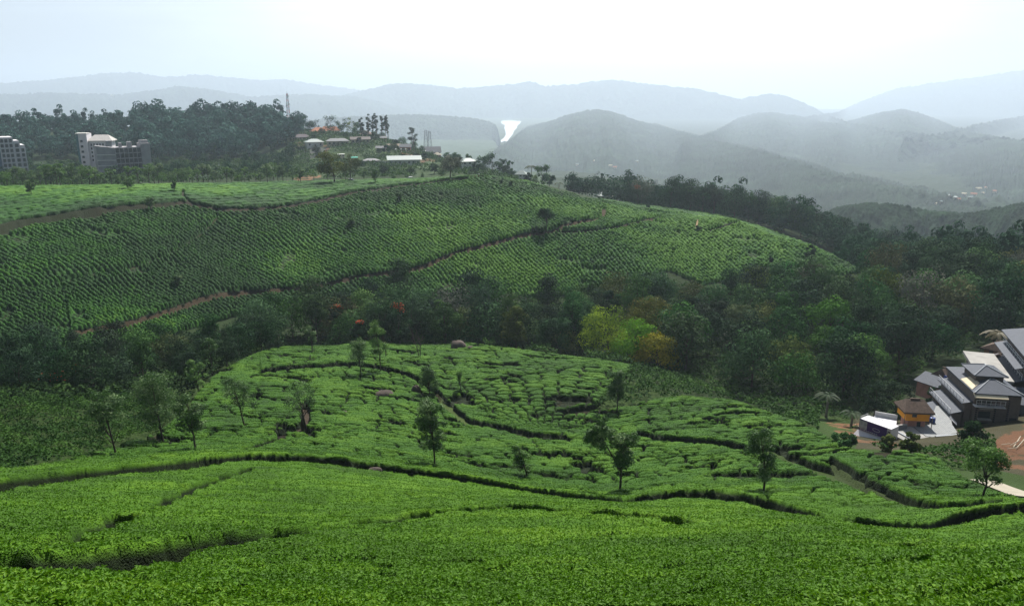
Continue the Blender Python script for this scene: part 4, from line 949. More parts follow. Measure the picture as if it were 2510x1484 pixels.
lattice('power_pylon', 'faint distant pylon above the wood behind the tea hill', 1531, 478, 436, 500, 900, 3, 7, 3, (FT, FT), .13, 800)
lattice('power_pylon', 'faint distant pylon right of the red-flowered treetop', 1607, 478, 440, 500, 900, 3, 7, 3, (FT, FT), .13, 850)

# ------------------------------------------------------------------ trees of the village, the crest row and the special ones
OP = []
for sd_, W_, H_, cb_, K_, n_, shp, mt in ((61, 4.2, 8.5, .38, 18, 900, 'tall', OAKL), (62, 5.2, 8, .42, 18, 900, 'dome', OAKY), (63, 3.6, 8.5, .3, 16, 850, 'tall', OAKY), (64, 5.6, 8.5, .32, 20, 1100, 'round', OAKL), (65, 3.0, 7.5, .5, 10, 420, 'dome', OAKY)):
    rg = np.random.default_rng(sd_); V, Q, R, C = crown_pts(rg, W_, H_ * (1 - cb_), H_ * cb_, K_, n_, .42, shp, .6)
    tm = trunk_mb(rg, H_, .17, C, .8, .12, 5).build('trunk', BARK, None, True); me = tm.data; bpy.data.objects.remove(tm)
    OP.append((me, mesh('crown', V, Q, mt, False, {'rnd': R})))
def row_tree(x, y, s, label, group, name='row_tree'):
    me, cm = OP[rgf.integers(len(OP))]; root = empty(name, (x, y, float(ground(x, y)) - .2), rgf.uniform(0, 6.28), label=label, cat='tree', group=group); root.scale = (s * rgf.uniform(.9, 1.25), s * rgf.uniform(.9, 1.25), s)
    obj('trunk', me, root); obj('crown', cm, root)
px = 6
while px < 1340:
    r = rgf.uniform(314, 372) if px < 760 else rgf.uniform(316, 346) if px < 1150 else rgf.uniform(318, 360)
    q = at(px, 455, r); H = rgf.uniform(34, 54) if px < 1000 else rgf.uniform(24, 40)
    g = float(ground(q[0], q[1])); _, py0 = proj(q[0], q[1], g); tgt = (rgf.uniform(394, 428) if px < 760 else rgf.uniform(408, 430))
    s = max(.45, size_at(q, float(py0) - tgt) / 8.3)
    if not (1140 < px < 1225): row_tree(q[0], q[1], s, 'slender tree in the loose row along the back of the tea crest', 'row of slender trees behind the tea crest')
    px += rgf.uniform(7, 17) if px < 760 else rgf.uniform(24, 48)
for px, py, top, w_, lab in ((77, 480, 440, 22, 'small dark tree alone on the tea at the far left of the crest'), (314, 466, 428, 34, 'dark round-headed tree with thin stem on the crest below the concrete block'), (428, 472, 440, 14, 'thin sapling on the tea crest beside the dark furrow'), (919, 452, 412, 20, 'thin dark tree standing in front of the terraced tea'), (370, 520, 480, 26, 'shrubby little tree beside the dirt road on the far hill'), (978, 500, 468, 20, 'small bushy tree in the tea rows below the crest'), (860, 560, 530, 22, 'dark bushy sapling among the rows in the middle of the hillside'), (435, 702, 664, 26, 'small dark bushy tree low on the left of the hillside'), (1230, 455, 437, 8, 'tiny tree left of the bare earth patch on the crest'), (1252, 460, 434, 14, 'small tree right of the bare earth patch on the crest')):
    single_tree('hillside_tree', lab, px, py, top, w_, .22, 14, 700, 'tall', OAKL, 160, 340, px, 0, .4, .12)
single_tree('spreading_tree', 'gnarled tree with wide flat crown at the bend of the hillside path', 1334, 574, 508, 52, .35, 24, 1900, 'umbrella', FL['dark'], 200, 290, 71, 6, .38, .22, None, .4, None, 'tree', .5, .8, 12)
single_tree('spreading_tree', 'dark bush at the foot of the gnarled tree on the path', 1315, 578, 556, 26, .05, 12, 900, 'round', FL['dark'], 200, 290, 72, 0, .4, .1)
single_tree('spreading_tree', 'large dark tree with several leaning trunks on the tea crest', 820, 450, 376, 78, .3, 30, 3200, 'dome', FL['olive'], 290, 340, 73, -14, .5, .35, None, .6, None, 'tree', .9, .8, 14)
single_tree('spreading_tree', 'round thin-leaved tree just right of the large dark one', 858, 448, 384, 56, .3, 24, 1900, 'dome', FL['olive'], 300, 350, 74, 4, .5, .25)
single_tree('spreading_tree', 'hazy fan-shaped tree on the crest below the white two-storey house', 1102, 440, 384, 58, .3, 24, 1500, 'dome', FL['grey'], 290, 345, 75, 6, .5, .25)
single_tree('hillside_bush', 'dark round bush low on the right shoulder of the hillside', 1985, 634, 600, 26, .05, 12, 1000, 'round', FL['dark'], 200, 290, 76, 0, .5, .1)
single_tree('hillside_bush', 'small dark conical bush left of the round one on the right shoulder', 1888, 644, 616, 18, .05, 10, 700, 'cone', FL['dark'], 200, 290, 77, 0, .5, .1)
single_tree('hillside_bush', 'round bush beside the footpath near the top of the right shoulder', 1712, 570, 548, 16, .05, 8, 500, 'round', FL['mid'], 200, 300, 78, 0, .5, .1)
single_tree('hillside_bush', 'dark bush on the skyline where the tea meets the wood', 1587, 512, 496, 14, .05, 8, 500, 'round', FL['dark'], 240, 340, 79, 0, .5, .1)
single_tree('hillside_bush', 'clipped bright green bush beside the people on the crest', 1182, 438, 424, 12, .0, 8, 700, 'round', FL['fresh'], 270, 320, 80, 0, .3, .1)
# eucalyptus
EU = leaf_mat('eucalyptus_leaf', (.018, .036, .022), (.036, .066, .040), (.075, .110, .070), .6, .2, .2)
for i, (px, py, top) in enumerate(((889, 342, 284), (903, 342, 278), (913, 340, 282), (925, 344, 276), (936, 342, 281), (944, 345, 277), (952, 344, 283))):
    single_tree('tall_eucalyptus', 'tall lopped tree with foliage clinging to its bare stem, in the clump above the village', px, py, top, 13, .22, 20, 1000, 'tall', EU, 500, 640, 90 + i, (-3, 2, 4)[i % 3], .7, .35, BARKP, .3, 'clump of tall lopped trees above the village', nl=12)
single_tree('tall_eucalyptus', 'tall lopped tree with two uneven tops standing alone by the gate posts', 1016, 372, 310, 26, .25, 22, 1300, 'round', EU, 420, 560, 98, -6, .6, .35, BARKP, .3, nl=12)
# village and skyline trees
VT = 'garden trees of the hill village'
for i, (px, py, top, w_, kd) in enumerate(((746, 326, 280, 60, 'dark'), (722, 322, 284, 40, 'dark'), (770, 322, 290, 44, 'dark'), (811, 322, 278, 40, 'dark'), (842, 330, 292, 36, 'mid'), (864, 332, 286, 36, 'olive'), (876, 338, 300, 30, 'mid'), (700, 348, 306, 36, 'dark'), (968, 360, 338, 18, 'dark'), (948, 378, 354, 22, 'dark'), (917, 348, 322, 30, 'mid'), (1020, 392, 372, 18, 'mid'), (1042, 394, 372, 20, 'mid'), (1124, 376, 354, 18, 'dark'), (1148, 390, 362, 22, 'mid'), (1096, 384, 362, 26, 'mid'), (1116, 398, 372, 30, 'mid'), (1182, 420, 378, 44, 'mid'), (1206, 426, 372, 50, 'dark'), (1232, 424, 382, 34, 'dark'), (1250, 428, 386, 22, 'mid'), (1296, 442, 418, 20, 'dark'), (1328, 452, 402, 50, 'mid'), (1346, 450, 418, 34, 'dark'), (1170, 424, 396, 24, 'dark'), (1064, 425, 400, 26, 'mid'), (1090, 420, 392, 20, 'dark'), (738, 372, 352, 30, 'mid'), (716, 380, 350, 34, 'dark'), (880, 352, 336, 14, 'dark'), (1398, 462, 446, 22, 'dark'), (1440, 480, 446, 44, 'dark'), (1420, 466, 444, 22, 'dark'), (1490, 486, 450, 30, 'mid'), (1512, 488, 452, 26, 'dark'), (1540, 486, 458, 24, 'mid'))):
    n_ = {'dark': 'dark', 'mid': 'mid green', 'olive': 'olive'}[kd]
    single_tree('garden_tree', n_ + (' rounded tree among the village houses and on the crest right of them' if px < 1380 else ' rounded tree at the start of the wood behind the tea saddle'), px, py, top, w_, .12, 16, 1100, ('dome', 'round')[i % 2], FL[kd], 372 if px < 1380 else 395, 640, 200 + i, 0, .62, .2, group=VT if px < 1380 else 'first trees of the wood behind the saddle', nl=4)
vp = scatter(None, 385, 640, 13, 31, (-15, 3), n=20000, extra=lambda x, y, px, py, r: (px > 700) & (px < 1270) & (fbm(x / 22, y / 22, 6, 2) > .47))
for (x, y, px, py) in vp[:46]: put_tree(('mid green leafy tree', 'dark rounded broadleaf tree')[rgf.integers(2)], x, y, rgf.uniform(.35, .75), rgf, 'small green tree between the houses of the hill village', 'small trees of the hill village', name='village_tree')
# emergent crowns of the right wood
for i, (px, py, top, w_, kd) in enumerate(((1572, 478, 432, 34, 'grey'), (1648, 480, 436, 40, 'dark'), (1690, 486, 440, 60, 'dark'), (1750, 500, 452, 60, 'dark'), (1800, 510, 462, 50, 'dark'), (1862, 520, 470, 56, 'dark'), (1926, 530, 472, 60, 'dark'), (2010, 540, 480, 60, 'dark'), (2062, 545, 470, 34, 'dark'), (2110, 570, 500, 56, 'dark'), (1900, 520, 476, 50, 'mid'), (2180, 620, 545, 56, 'dark'), (1965, 540, 474, 40, 'mid'), (1720, 500, 446, 50, 'dark'), (1835, 515, 468, 40, 'mid'))):
    q = at(px, py, 372); z_ = float(ground(q[0], q[1])); _, pyg = proj(q[0], q[1], z_)
    H = min(15, size_at(q, float(pyg) - top)); w_ = max(w_, .95 * H * F / 360)
    if H < 3: continue
    put_tree(('greyish thin-leaved tree' if kd == 'grey' else 'dark rounded broadleaf tree' if kd == 'dark' else 'mid green leafy tree'), q[0], q[1], size_at(q, w_) / 9.5, rgf, 'large ' + {'dark': 'dark', 'mid': 'green', 'grey': 'thin grey'}[kd] + ' crown on the skyline of the wood behind the tea hill', 'skyline crowns of the right wood', z=q[2] * 0 + z_ - .2, sz=H / 9.5 / (size_at(q, w_) / 9.5))
# special coloured crowns in the near belt
YEL = leaf_mat('yellow_leaf', (.10, .12, .010), (.26, .24, .022), (.42, .35, .04), .8, .06, .25); YG = leaf_mat('yellowgreen_leaf', (.07, .13, .010), (.17, .26, .020), (.30, .38, .04), .8, .06, .3)
OLI = leaf_mat('olive_leaf', (.055, .065, .014), (.12, .125, .030), (.19, .19, .05), .8, .06, .2); REDF = leaf_mat('scarlet_blossom', (.35, .04, .015), (.55, .07, .02), (.65, .12, .04), .7, .1, .2)
BG = leaf_mat('vivid_leaf', (.05, .13, .008), (.12, .28, .018), (.24, .42, .04), .8, .06, .3)
for lab, px, r, top, w_, mt, sh, hpx in (
    ('yellow-green tree with layered crown left of the bright green one', 1486, 156, 735, 124, YG, 'dome', 150), ('vivid green tree with billowing crown in the middle of the coloured group', 1556, 151, 774, 104, BG, 'dome', 130),
    ('golden yellow tree lowest in the coloured group', 1606, 148, 808, 112, YEL, 'dome', 100), ('olive brown tree topping the coloured group', 1580, 162, 712, 120, OLI, 'dome', 150),
    ('tall dark tree with long crown rising above the belt', 1186, 166, 660, 90, FL['dark'], 'tall', 180), ('bright green tree top right of the tall dark one', 1252, 162, 690, 70, FL['fresh'], 'round', 150),
    ('olive crowned tree in front of the tall dark one', 1262, 155, 742, 66, FL['olive'], 'dome', 110), ('tall tree in the belt left of the coloured group', 1400, 168, 690, 74, FL['mid'], 'tall', 160),
    ('slim dark tree standing above the belt at the edge of the tea rows', 1500, 178, 662, 40, FL['dark'], 'tall', 140), ('huge dark round tree filling the belt left of the coloured group', 1362, 154, 768, 92, FL['dark'], 'dome', 110),
    ('large mid green tree in the belt behind the leafless forked tree', 935, 160, 722, 84, FL['mid'], 'dome', 120), ('dark tree above the boulders at the edge of the belt', 1090, 162, 722, 84, FL['mid'], 'dome', 130),
    ('broad tree with layered crown behind the coloured group', 1560, 178, 650, 90, FL['mid'], 'umbrella', 140), ('smooth grey-green dome of a tree on the slope below the right shoulder', 1860, 206, 645, 96, FL['olive'], 'dome', 80),
    ('pinkish leafless-looking tree at the foot of the right shoulder', 1994, 205, 632, 96, FL['grey'], 'dome', 90), ('dark round tree right of the smooth dome', 1942, 198, 668, 60, FL['dark'], 'round', 70),
    ('black-green round tree right of the pinkish tree', 2080, 200, 668, 60, FL['dark'], 'round', 75), ('wide olive tree in the middle of the right forest', 1818, 178, 730, 80, FL['olive'], 'dome', 80), ('bright green bush-topped tree in the right forest', 1690, 190, 722, 60, FL['fresh'], 'umbrella', 60)):
    q = at(px, top + hpx, r); g = float(ground(q[0], q[1])); _, pg = proj(q[0], q[1], g); q[2] = g - .2; H = size_at(q, float(pg) - top); W_ = size_at(q, w_)
    if H < 2: continue
    H = max(H, 4); rg = np.random.default_rng(px); root = empty('belt_tree', q, label=lab, cat='tree'); V, Q, R, C = crown_pts(rg, W_, H * .86, H * .14, 34, 4200, .36, sh, .9, jit=.18, cvar=.2, cr=1.1, thick=.35)
    trunk_mb(rg, H, .25, C, .72, .3, 9).build('trunk', BARKP if mt is FL['grey'] else BARK, root, True); obj('crown', mesh('crown', V, Q, mt, False, {'rnd': R}), root)
for lab, px, r, top, w_ in (('dark tree crowned with scarlet blossom in the middle of the belt', 976, 158, 730, 72), ('dark tree with a small scarlet top at the left end of the belt', 828, 168, 728, 44), ('dark tree with orange-red blossom at the far left below the tea hill', 38, 150, 858, 66), ('spreading bush with red blossom on its top beside the leftmost oak', 160, 116, 962, 130), ('small tree dusted with red blossom just below the scarlet one', 880, 156, 770, 40), ('tree with scarlet crown on the skyline of the right wood', 1562, 360, 452, 46)):
    q = at(px, top + 60, r); g = float(ground(q[0], q[1])); _, pg = proj(q[0], q[1], g); q[2] = g - .2; H = max(3, size_at(q, float(pg) - top)); W_ = size_at(q, w_)
    rg = np.random.default_rng(px); root = empty('flame_tree', q, label=lab, cat='tree', group='trees in red blossom'); V, Q, R, C = crown_pts(rg, W_, H * .88, H * .1, 28, 2600, .36, 'dome', .6)
    trunk_mb(rg, H, .22, C, .72, .2, 8).build('trunk', BARK, root, True); obj('crown', mesh('crown', V, Q, FL['dark'], False, {'rnd': R}), root)
    zt = V[:, 2].reshape(-1, 4).mean(1); sel = (zt > H * .8) & (rg.random(len(zt)) < .30) & (np.abs(V[::4, 0] - W_ * .05) < W_ * .3); Vs = V.reshape(-1, 4, 3)[sel] + [0, -.05, .12]
    if sel.any(): obj('blossom', mesh('blossom', Vs.reshape(-1, 3), np.arange(sel.sum() * 4).reshape(-1, 4), REDF, False, {'rnd': rg.random(sel.sum() * 4)}), root)
# palms
def palm(label, px, py, top, r0, r1, fr, seed, tr=.18, nf=11, r_fix=None, mat=None):
    rg = np.random.default_rng(seed); p = cast(px, py, r0, r1, .2) if r_fix is None else None
    if p is None: q = at(px, py, r_fix); p = np.array([q[0], q[1], float(ground(q[0], q[1])) - .2]); _, py = proj(*p); py = float(py)
    H = size_at(p, py - top); root = empty('palm_tree', p, label=label, cat='palm')
    MB().tube([(0, 0, -.5), (.1, 0, H * .4), (.05, .1, H * .86)], [tr * 1.3, tr, tr * .8], 7).build('trunk', BARKP, root, True)
    mb = MB()
    for i in range(nf):
        a = i * 2 * PI / nf + rg.random() * .4; L_ = fr * rg.uniform(.8, 1.15); up = rg.uniform(.1, .8); u = np.array([math.cos(a), math.sin(a), 0]); s = np.array([-math.sin(a), math.cos(a), 0])
        P = [np.array([0, 0, H * .86]) + u * L_ * t + np.array([0, 0, L_ * (up * t - (.30 + up) * t * t)]) for t in np.linspace(0, 1, 8)]
        mb.tube(P, [.04] * 8, 4)
        for t in range(1, 8):
            for sg in (-1, 1):
                for e_ in (0, .5):
                    c = P[t] - (P[t] - P[t - 1]) * e_; wl = fr * .26 * math.sin(.35 + 2.5 * (t - e_) / 8); d = u * .12 * L_
                    mb.add([c, c + d * .5, c + s * sg * wl + d - [0, 0, wl * .5], c + s * sg * wl * .6 - [0, 0, wl * .35]], [(0, 1, 2, 3)])
    mb.build('fronds', mat or FROND, root)
FROND = simple('palm_frond', (.022, .050, .012), .7)
palm('palm with upswept fronds standing beside the white house on the crest', 1302, 434, 388, 372, 450, 3.4, 1, nf=13)
palm('small distant palm on the skyline of the saddle', 1370, 452, 437, 372, 470, 2.0, 2, nf=9)
palm('palm among dark trees above the right-hand roofs', 2440, 860, 790, 0, 0, 2.5, 3, r_fix=152, mat=simple('dry_frond', (.09, .075, .03), .6))
palm('young palm in the clearing left of the building site', 2026, 1000, 952, 0, 0, 1.7, 4, r_fix=124)
palm('young palm beside the purple banner', 2088, 1020, 1000, 0, 0, 1.4, 5, r_fix=118)

# boulders
ROCK = simple('boulder_stone', (.085, .066, .055), .9, .35, 1.6, bstr=.7, bdist=.1)
def rock(label, px, py, w_, h_, seed, r0=50, r1=160, group=None):
    rg = np.random.default_rng(seed); p = cast(px, py, r0, r1, .4); W_ = size_at(p, w_) / 2; H = size_at(p, h_) * 1.5
    nu, nv = 20, 12; V = []; 
    for j in range(nv + 1):
        for i in range(nu):
            th = math.pi * j / nv; ph_ = 2 * PI * i / nu; d = np.array([math.sin(th) * math.cos(ph_), math.sin(th) * math.sin(ph_), math.cos(th)])
            k = 1 + .30 * (float(fbm(np.array(d[0] * 1.5 + seed), np.array(d[1] * 1.5 + d[2]), seed, 3)) - .5) * 2
            V.append(d * k * [W_, W_ * .8, H * .6] + [0, 0, H * .35])
    V = np.array(V); Q = [(j * nu + i, (j + 1) * nu + i, (j + 1) * nu + (i + 1) % nu, j * nu + (i + 1) % nu) for j in range(nv) for i in range(nu)]
    o = obj('boulder', mesh('boulder', V, np.array(Q), ROCK, True), label=label, cat='boulder', group=group); o.location = [float(v) for v in p]; return o
for a_ in (('large dark boulder at the edge of the belt on top of the knoll', 1124, 856, 40, 20, 1, 110), ('smaller dark rock right of the large boulder at the belt', 1152, 857, 26, 10, 2, 110), ('broad black rock among the tea below the knoll track', 938, 968, 52, 14, 3, 85), ('upright brown boulder at the bend of the knoll track', 1020, 966, 24, 22, 4, 85),
           ('low rounded rock left of the upright boulder', 988, 955, 30, 8, 5, 85), ('flat pale-streaked boulder left in the tea on the knoll', 836, 1016, 54, 12, 6, 75), ('smooth brown boulder on the long dark track', 918, 1156, 38, 14, 7, 52), ('dark rock beside the foot of the large central oak', 1036, 1118, 22, 10, 8, 62), ('small dark rock in the track at the top of the knoll', 955, 920, 26, 7, 9, 100), ('flat brown rock right of the knoll track', 975, 926, 34, 8, 10, 100)):
    rock(*a_, 158)
rock('pale stone in the forked track near the right corner', 2262, 1250, 12, 8, 12, 50, 90)
rock('pale stones at the low bend of the long track', 2212, 1322, 40, 7, 13, 40, 60)
rock('pale eroded stone in the stony gully beside the sparse oak', 744, 1046, 14, 24, 14, 75, 110)
# people and cars on the crest
def person(label, px, py, skin_, cl, seed, bend=0, r0=275, r1=330, bundle=None):
    p = cast(px, py, r0, r1, .1); root = empty('person', p, rgf.uniform(0, 3), label=label, cat='person')
    b = math.radians(bend); hp = np.array([0, 0, .95]); ch = hp + np.array([0, -math.sin(b), math.cos(b)]) * .5; hd = ch + np.array([0, -math.sin(b), math.cos(b)]) * .2
    V = [hp, hp + (.11, 0, -.08), (.13, 0, .5), (.14, 0, .05), hp + (-.11, 0, -.08), (-.13, -.05, .5), (-.14, 0, .05), ch, hd, hd + (0, -.02, .12), hd + (0, -.02, .24), ch + (.2, 0, 0), ch + (.27, -.1, -.28), ch + (.24, -.25, -.45), ch + (-.2, 0, 0), ch + (-.27, -.08, -.28), ch + (-.24, -.2, -.48)]
    E = [(0, 1), (1, 2), (2, 3), (0, 4), (4, 5), (5, 6), (0, 7), (7, 8), (8, 9), (9, 10), (7, 11), (11, 12), (12, 13), (7, 14), (14, 15), (15, 16)]
    R = [.15, .1, .07, .05, .1, .07, .05, .16, .06, .1, .08, .06, .045, .03, .06, .045, .03]
    me = bpy.data.meshes.new('body'); me.from_pydata([tuple(v) for v in V], E, []); me.materials.append(skin_); o = obj('body', me, root)
    md = o.modifiers.new('skin', 'SKIN'); 
    for i, v in enumerate(me.skin_vertices[0].data if me.skin_vertices else []): v.radius = (R[i], R[i]); v.use_root = (i == 0)
    o.modifiers.new('smooth', 'SUBSURF').levels = 1
    MB().tube([hp - [0, 0, .75], hp - [0, 0, .1], hp + [0, 0, .1]], [.30, .2, .17], 10).build('wrap_skirt', cl, root, True)
    MB().tube([hp + [0, 0, .02], (hp + ch) / 2, ch + [0, 0, .06]], [.175, .18, .14], 10).build('blouse', cl, root, True)
    if bundle: MB().tube([hd + [0, 0, .24], hd + [0, 0, .36], hd + [0, 0, .52]], [.2, .34, .12], 8).build('head_cloth', bundle, root, True)
def skin_layer(): pass
SK = simple('skin', (.16, .085, .05), .6)
try:
    person('person in pale brown clothes standing at the end of the dirt road on the crest', 1164, 440, SK, simple('tan_cloth', (.42, .24, .14)), 1)
    person('person in red stooping under a white bundle beside the clipped bush', 1172, 438, SK, simple('red_cloth', (.42, .08, .06)), 2, 30, bundle=WHITE)
except Exception as e: print('PERSON', e)
def car(label, px, py, L_, r0, r1, yaw, paint_):
    p = cast(px, py, r0, r1, .1); root = empty('parked_car', p, -math.atan2(p[0], p[1]) + math.radians(yaw), label=label, cat='car')
    s = L_ / 4.0
    MB().hexa([(-2 * s, -.8 * s, .3 * s), (2 * s, -.8 * s, .3 * s), (2 * s, .8 * s, .3 * s), (-2 * s, .8 * s, .3 * s), (-1.95 * s, -.78 * s, .85 * s), (1.9 * s, -.78 * s, .8 * s), (1.9 * s, .78 * s, .8 * s), (-1.95 * s, .78 * s, .85 * s)]).build('body', paint_, root)
    MB().hexa([(-1.3 * s, -.72 * s, .851 * s), (1.1 * s, -.72 * s, .82 * s), (1.1 * s, .72 * s, .82 * s), (-1.3 * s, .72 * s, .851 * s), (-.9 * s, -.6 * s, 1.38 * s), (.5 * s, -.6 * s, 1.38 * s), (.5 * s, .6 * s, 1.38 * s), (-.9 * s, .6 * s, 1.38 * s)]).build('windows', DGLASS, root)
    MB().box(-.9 * s, .5 * s, -.62 * s, .62 * s, 1.385 * s, 1.43 * s).build('roof', paint_, root)
    for x_ in (-1.25, 1.25):
        for y_ in (-1, 1): MB().tube([(x_ * s, y_ * .66 * s, .32 * s), (x_ * s, y_ * .84 * s, .32 * s)], [.32 * s] * 2, 12).build('wheel', DGLASS, root)
CARW = simple('white_paint', (.75, .75, .75), .35)
car('white car on the lane behind the tea crest', 1008, 441, 4.2, 305, 345, 8, CARW); car('white car half hidden behind the crest near the large dark tree', 861, 449, 3.8, 300, 345, -5, CARW)
car('white van below the red-walled house', 1003, 384, 4.2, 400, 600, 12, CARW)
# far settlements, standing on the hazy slopes
from mathutils.bvhtree import BVHTree
TREES_ = [BVHTree.FromPolygons([Vector(v) for v in V_], [tuple(int(k) for k in q) for q in Q_]) for V_, Q_ in RIDGE_V]
def on_hill(px, py):
    q = ray(px, py); d = Vector(q).normalized(); best = None
    for t_ in TREES_:
        h_ = t_.ray_cast(Vector((0, 0, CAMZ)), d)
        if h_[0] is not None and (best is None or h_[3] < best[1]): best = (np.array(h_[0]), h_[3])
    return best
for i, (px, py, w_, g_) in enumerate(((2341, 486, 9, 0), (2362, 478, 10, 0), (2386, 480, 13, 0), (2378, 486, 9, 0), (2400, 466, 12, 0), (2352, 490, 8, 0), (2308, 496, 8, 0), (2296, 500, 7, 0), (2420, 462, 9, 0), (2330, 480, 7, 0), (2412, 474, 7, 0), (2440, 470, 8, 0), (1416, 404, 7, 1), (1496, 408, 8, 1), (1506, 412, 9, 1), (1560, 396, 6, 1), (1455, 395, 5, 1), (236, 216, 6, 2), (240, 222, 6, 2), (272, 236, 8, 2))):
    hh_ = on_hill(px, py)
    if hh_ is None: continue
    p_ = hh_[0]; g2 = float(ground(p_[0], p_[1]))
    if g2 > p_[2] and math.hypot(p_[0], p_[1]) < 3500: p_ = cast(px, py, 850, 3400)
    where = ('hamlet on the hazy slope at the far right', 'lone houses on the hazy hill behind the palm', 'white houses on the farthest hill at the left')[g_]
    house('distant_house', 'tiny pale house in the ' + where if g_ == 0 else 'tiny pale house, one of the ' + where, px, py, w_, w_ * .55, 'gable', CREAM, (ROOFW, CREAM, TERRA)[i % 3], i * 17 - 40, .6, group=where, r_fix=p_, nwin=1, rise=.45)
# ------------------------------------------------------------------ the building site with the hotel pavilion
BLUR = simple('blue_grey_tiles', (.058, .068, .092), .75, .18, 2.2, .4, .6, .04); RIDGE = simple('ridge_tiles', (.26, .28, .31), .6); THATCH = simple('thatch', (.115, .085, .070), .95, .35, 3.0, .1, .9, .08)
BRICKW = simple('unplastered_block_wall', (.145, .12, .11), .9, .2, 2.5, .2, .5, .04); ORANGE = simple('orange_paint', (.88, .36, .03), .7, .10, 1.2); PALEC = simple('pale_screed', (.29, .28, .265), .85, .2, .8); SHEET = simple('cream_roof_underlay', (.55, .48, .34), .8, .15, 1.5)
RAIL = simple('railing', (.55, .55, .56), .5); PURPLE = simple('purple_vinyl', (.045, .012, .14), .5, .08, 2); BANW = simple('white_vinyl', (.58, .57, .60), .5, .06, 1); BLUEP = simple('blue_plastic', (.02, .05, .22), .4, .1, 2)
GREYW = simple('grey_render', (.17, .18, .20), .9, .22, 1.0)
def slab_px(name, poly, z, t, mat, **k):
    P = [at_z(a, b, z) for a, b in poly]; n = len(P); V = P + [p - [0, 0, t] for p in P]
    T = [tuple(q) for q in tessellate_polygon([[Vector(p) for p in P]])]
    nrm = Vector(P[T[0][1]] - P[T[0][0]]).cross(Vector(P[T[0][2]] - P[T[0][0]]))
    if nrm.z < 0: T = [q[::-1] for q in T]
    mb = MB(); mb.add(V, [(i, (i + 1) % n, n + (i + 1) % n, n + i) for i in range(n)], T); return mb.build(name, mat, **k)
Z0 = -43.0
m, nt = new_mat('concrete_paving'); tc = nd(nt, 'ShaderNodeTexCoord'); bk = nd(nt, 'ShaderNodeTexBrick'); nt.links.new(tc.outputs['Object'], bk.inputs[0])
bk.inputs['Color1'].default_value = (.26, .27, .28, 1); bk.inputs['Color2'].default_value = (.33, .34, .34, 1); bk.inputs['Mortar'].default_value = (.12, .12, .12, 1); bk.inputs['Scale'].default_value = 1.6; bk.inputs['Mortar Size'].default_value = .03
finish(nt, bk.outputs[0], .85, .2, bk.outputs[1], .3, .02); PAV = m
slab_px('paved_yard', [(2236, 1042), (2278, 1040), (2294, 994), (2324, 990), (2334, 1040), (2352, 1066), (2291, 1071), (2270, 1068)], Z0, .5, PAV, kind='structure')
slab_px('paved_yard', [(2205, 1046), (2235, 1043), (2269, 1069), (2290.5, 1072), (2290, 1101), (2258, 1100), (2200, 1070)], Z0 - .03, 1.2, PALEC, kind='structure')
def wall_px(name, label, a, b, z, h, t, mat, cop=None):
    A_, B_ = at_z(*a, z), at_z(*b, z); d = B_ - A_; L_ = float(np.hypot(d[0], d[1])); root = empty(name, A_, math.atan2(d[1], d[0]), label=label, cat='wall')
    MB().box(0, L_, 0, t, -2.5, h).build('wall', mat, root); MB().box(-.03, L_ + .03, -.04, t + .04, h + .002, h + .09).build('coping', cop or mat, root); return root
wall_px('retaining_wall', 'grey rendered retaining wall facing the tea, below the pavilion', (2292, 1090), (2368, 1084), Z0 - .9, 1.15, .25, GREYW, RIDGE)
wall_px('low_wall', 'low grey wall on the left edge of the pale screed floor', (2178, 1052), (2262, 1100), Z0 - .3, .35, .15, GREYW, RIDGE)
wall_px('low_wall', 'low wall behind the pale patio beside the purple banner', (2176, 1060), (2222, 1056), Z0 - .4, .9, .18, GREYW, PALEC)
# pavilion
B_ = at_z(2389, 963, -39.2); root = empty('hotel_pavilion', (B_[0], B_[1], CAMZ - 45), math.radians(-10), label='unfinished brown hotel pavilion with two-tier blue-grey hipped roof', cat='building')
W_, D_, HE = 6.3, 11.0, 5.8
MB().box(.25, W_ - .2, .35, D_ - .3, -2.5, HE - .35).build('wall', BRICKW, root)
MB().hip(0, W_, 0, D_, HE, 1.15, .14, 3.0).build('lower_roof', BLUR, root); MB().box(1.3, 4.9, 3.6, 7.6, HE + .4, HE + 1.5).build('clerestory', BRICKW, root); up_ = MB().hip(.9, 5.3, 3.1, 8.1, HE + 1.5, .85, .12).build('upper_roof', BLUR, root)
mb = MB()
for P in ([(0, 0, HE + .05), (3.0, 3.1, HE + 1.15)], [(W_, 0, HE + .05), (3.3, 3.1, HE + 1.15)]): mb.tube(P, .09, 5)
mb.build('hip_ridge', RIDGE, root)
mb = MB()
for P in ([(.9, 3.1, HE + 1.54), (3.1, 5.3, HE + 2.38)], [(5.3, 3.1, HE + 1.54), (3.1, 5.3, HE + 2.38)], [(.9, 8.1, HE + 1.54), (3.1, 5.9, HE + 2.38)], [(3.1, 5.3, HE + 2.38), (3.1, 5.9, HE + 2.38)]): mb.tube(P, .08, 5)
mb.build('ridge_cap', RIDGE, up_)
MB().slab([(-.05, -.45, HE - .45), (4.2, -.45, HE - .45), (4.2, .25, HE + .02), (-.05, .25, HE + .02)], .08).build('eave_underlay', SHEET, root)
MB().slab([(.1, 1.2, HE + .13), (1.5, 2.6, HE + .64), (1.5, 5.4, HE + .64), (.1, 5.4, HE + .13)], .05).build('roof_patch', SHEET, root)
for j in range(3): 
    mb = MB(); mb.box(.9, 2.6, -.25, .33, .4 + j * 1.6, .55 + j * 1.6); mb.build('ledge', PALEC, root)
    MB().box(1.0, 2.5, .28, .345, .6 + j * 1.6, 1.5 + j * 1.6).build('window_opening', DGLASS, root)
MB().box(5.0, 5.9, .28, .345, .3, 2.4).build('doorway', DGLASS, root)
mb = MB()
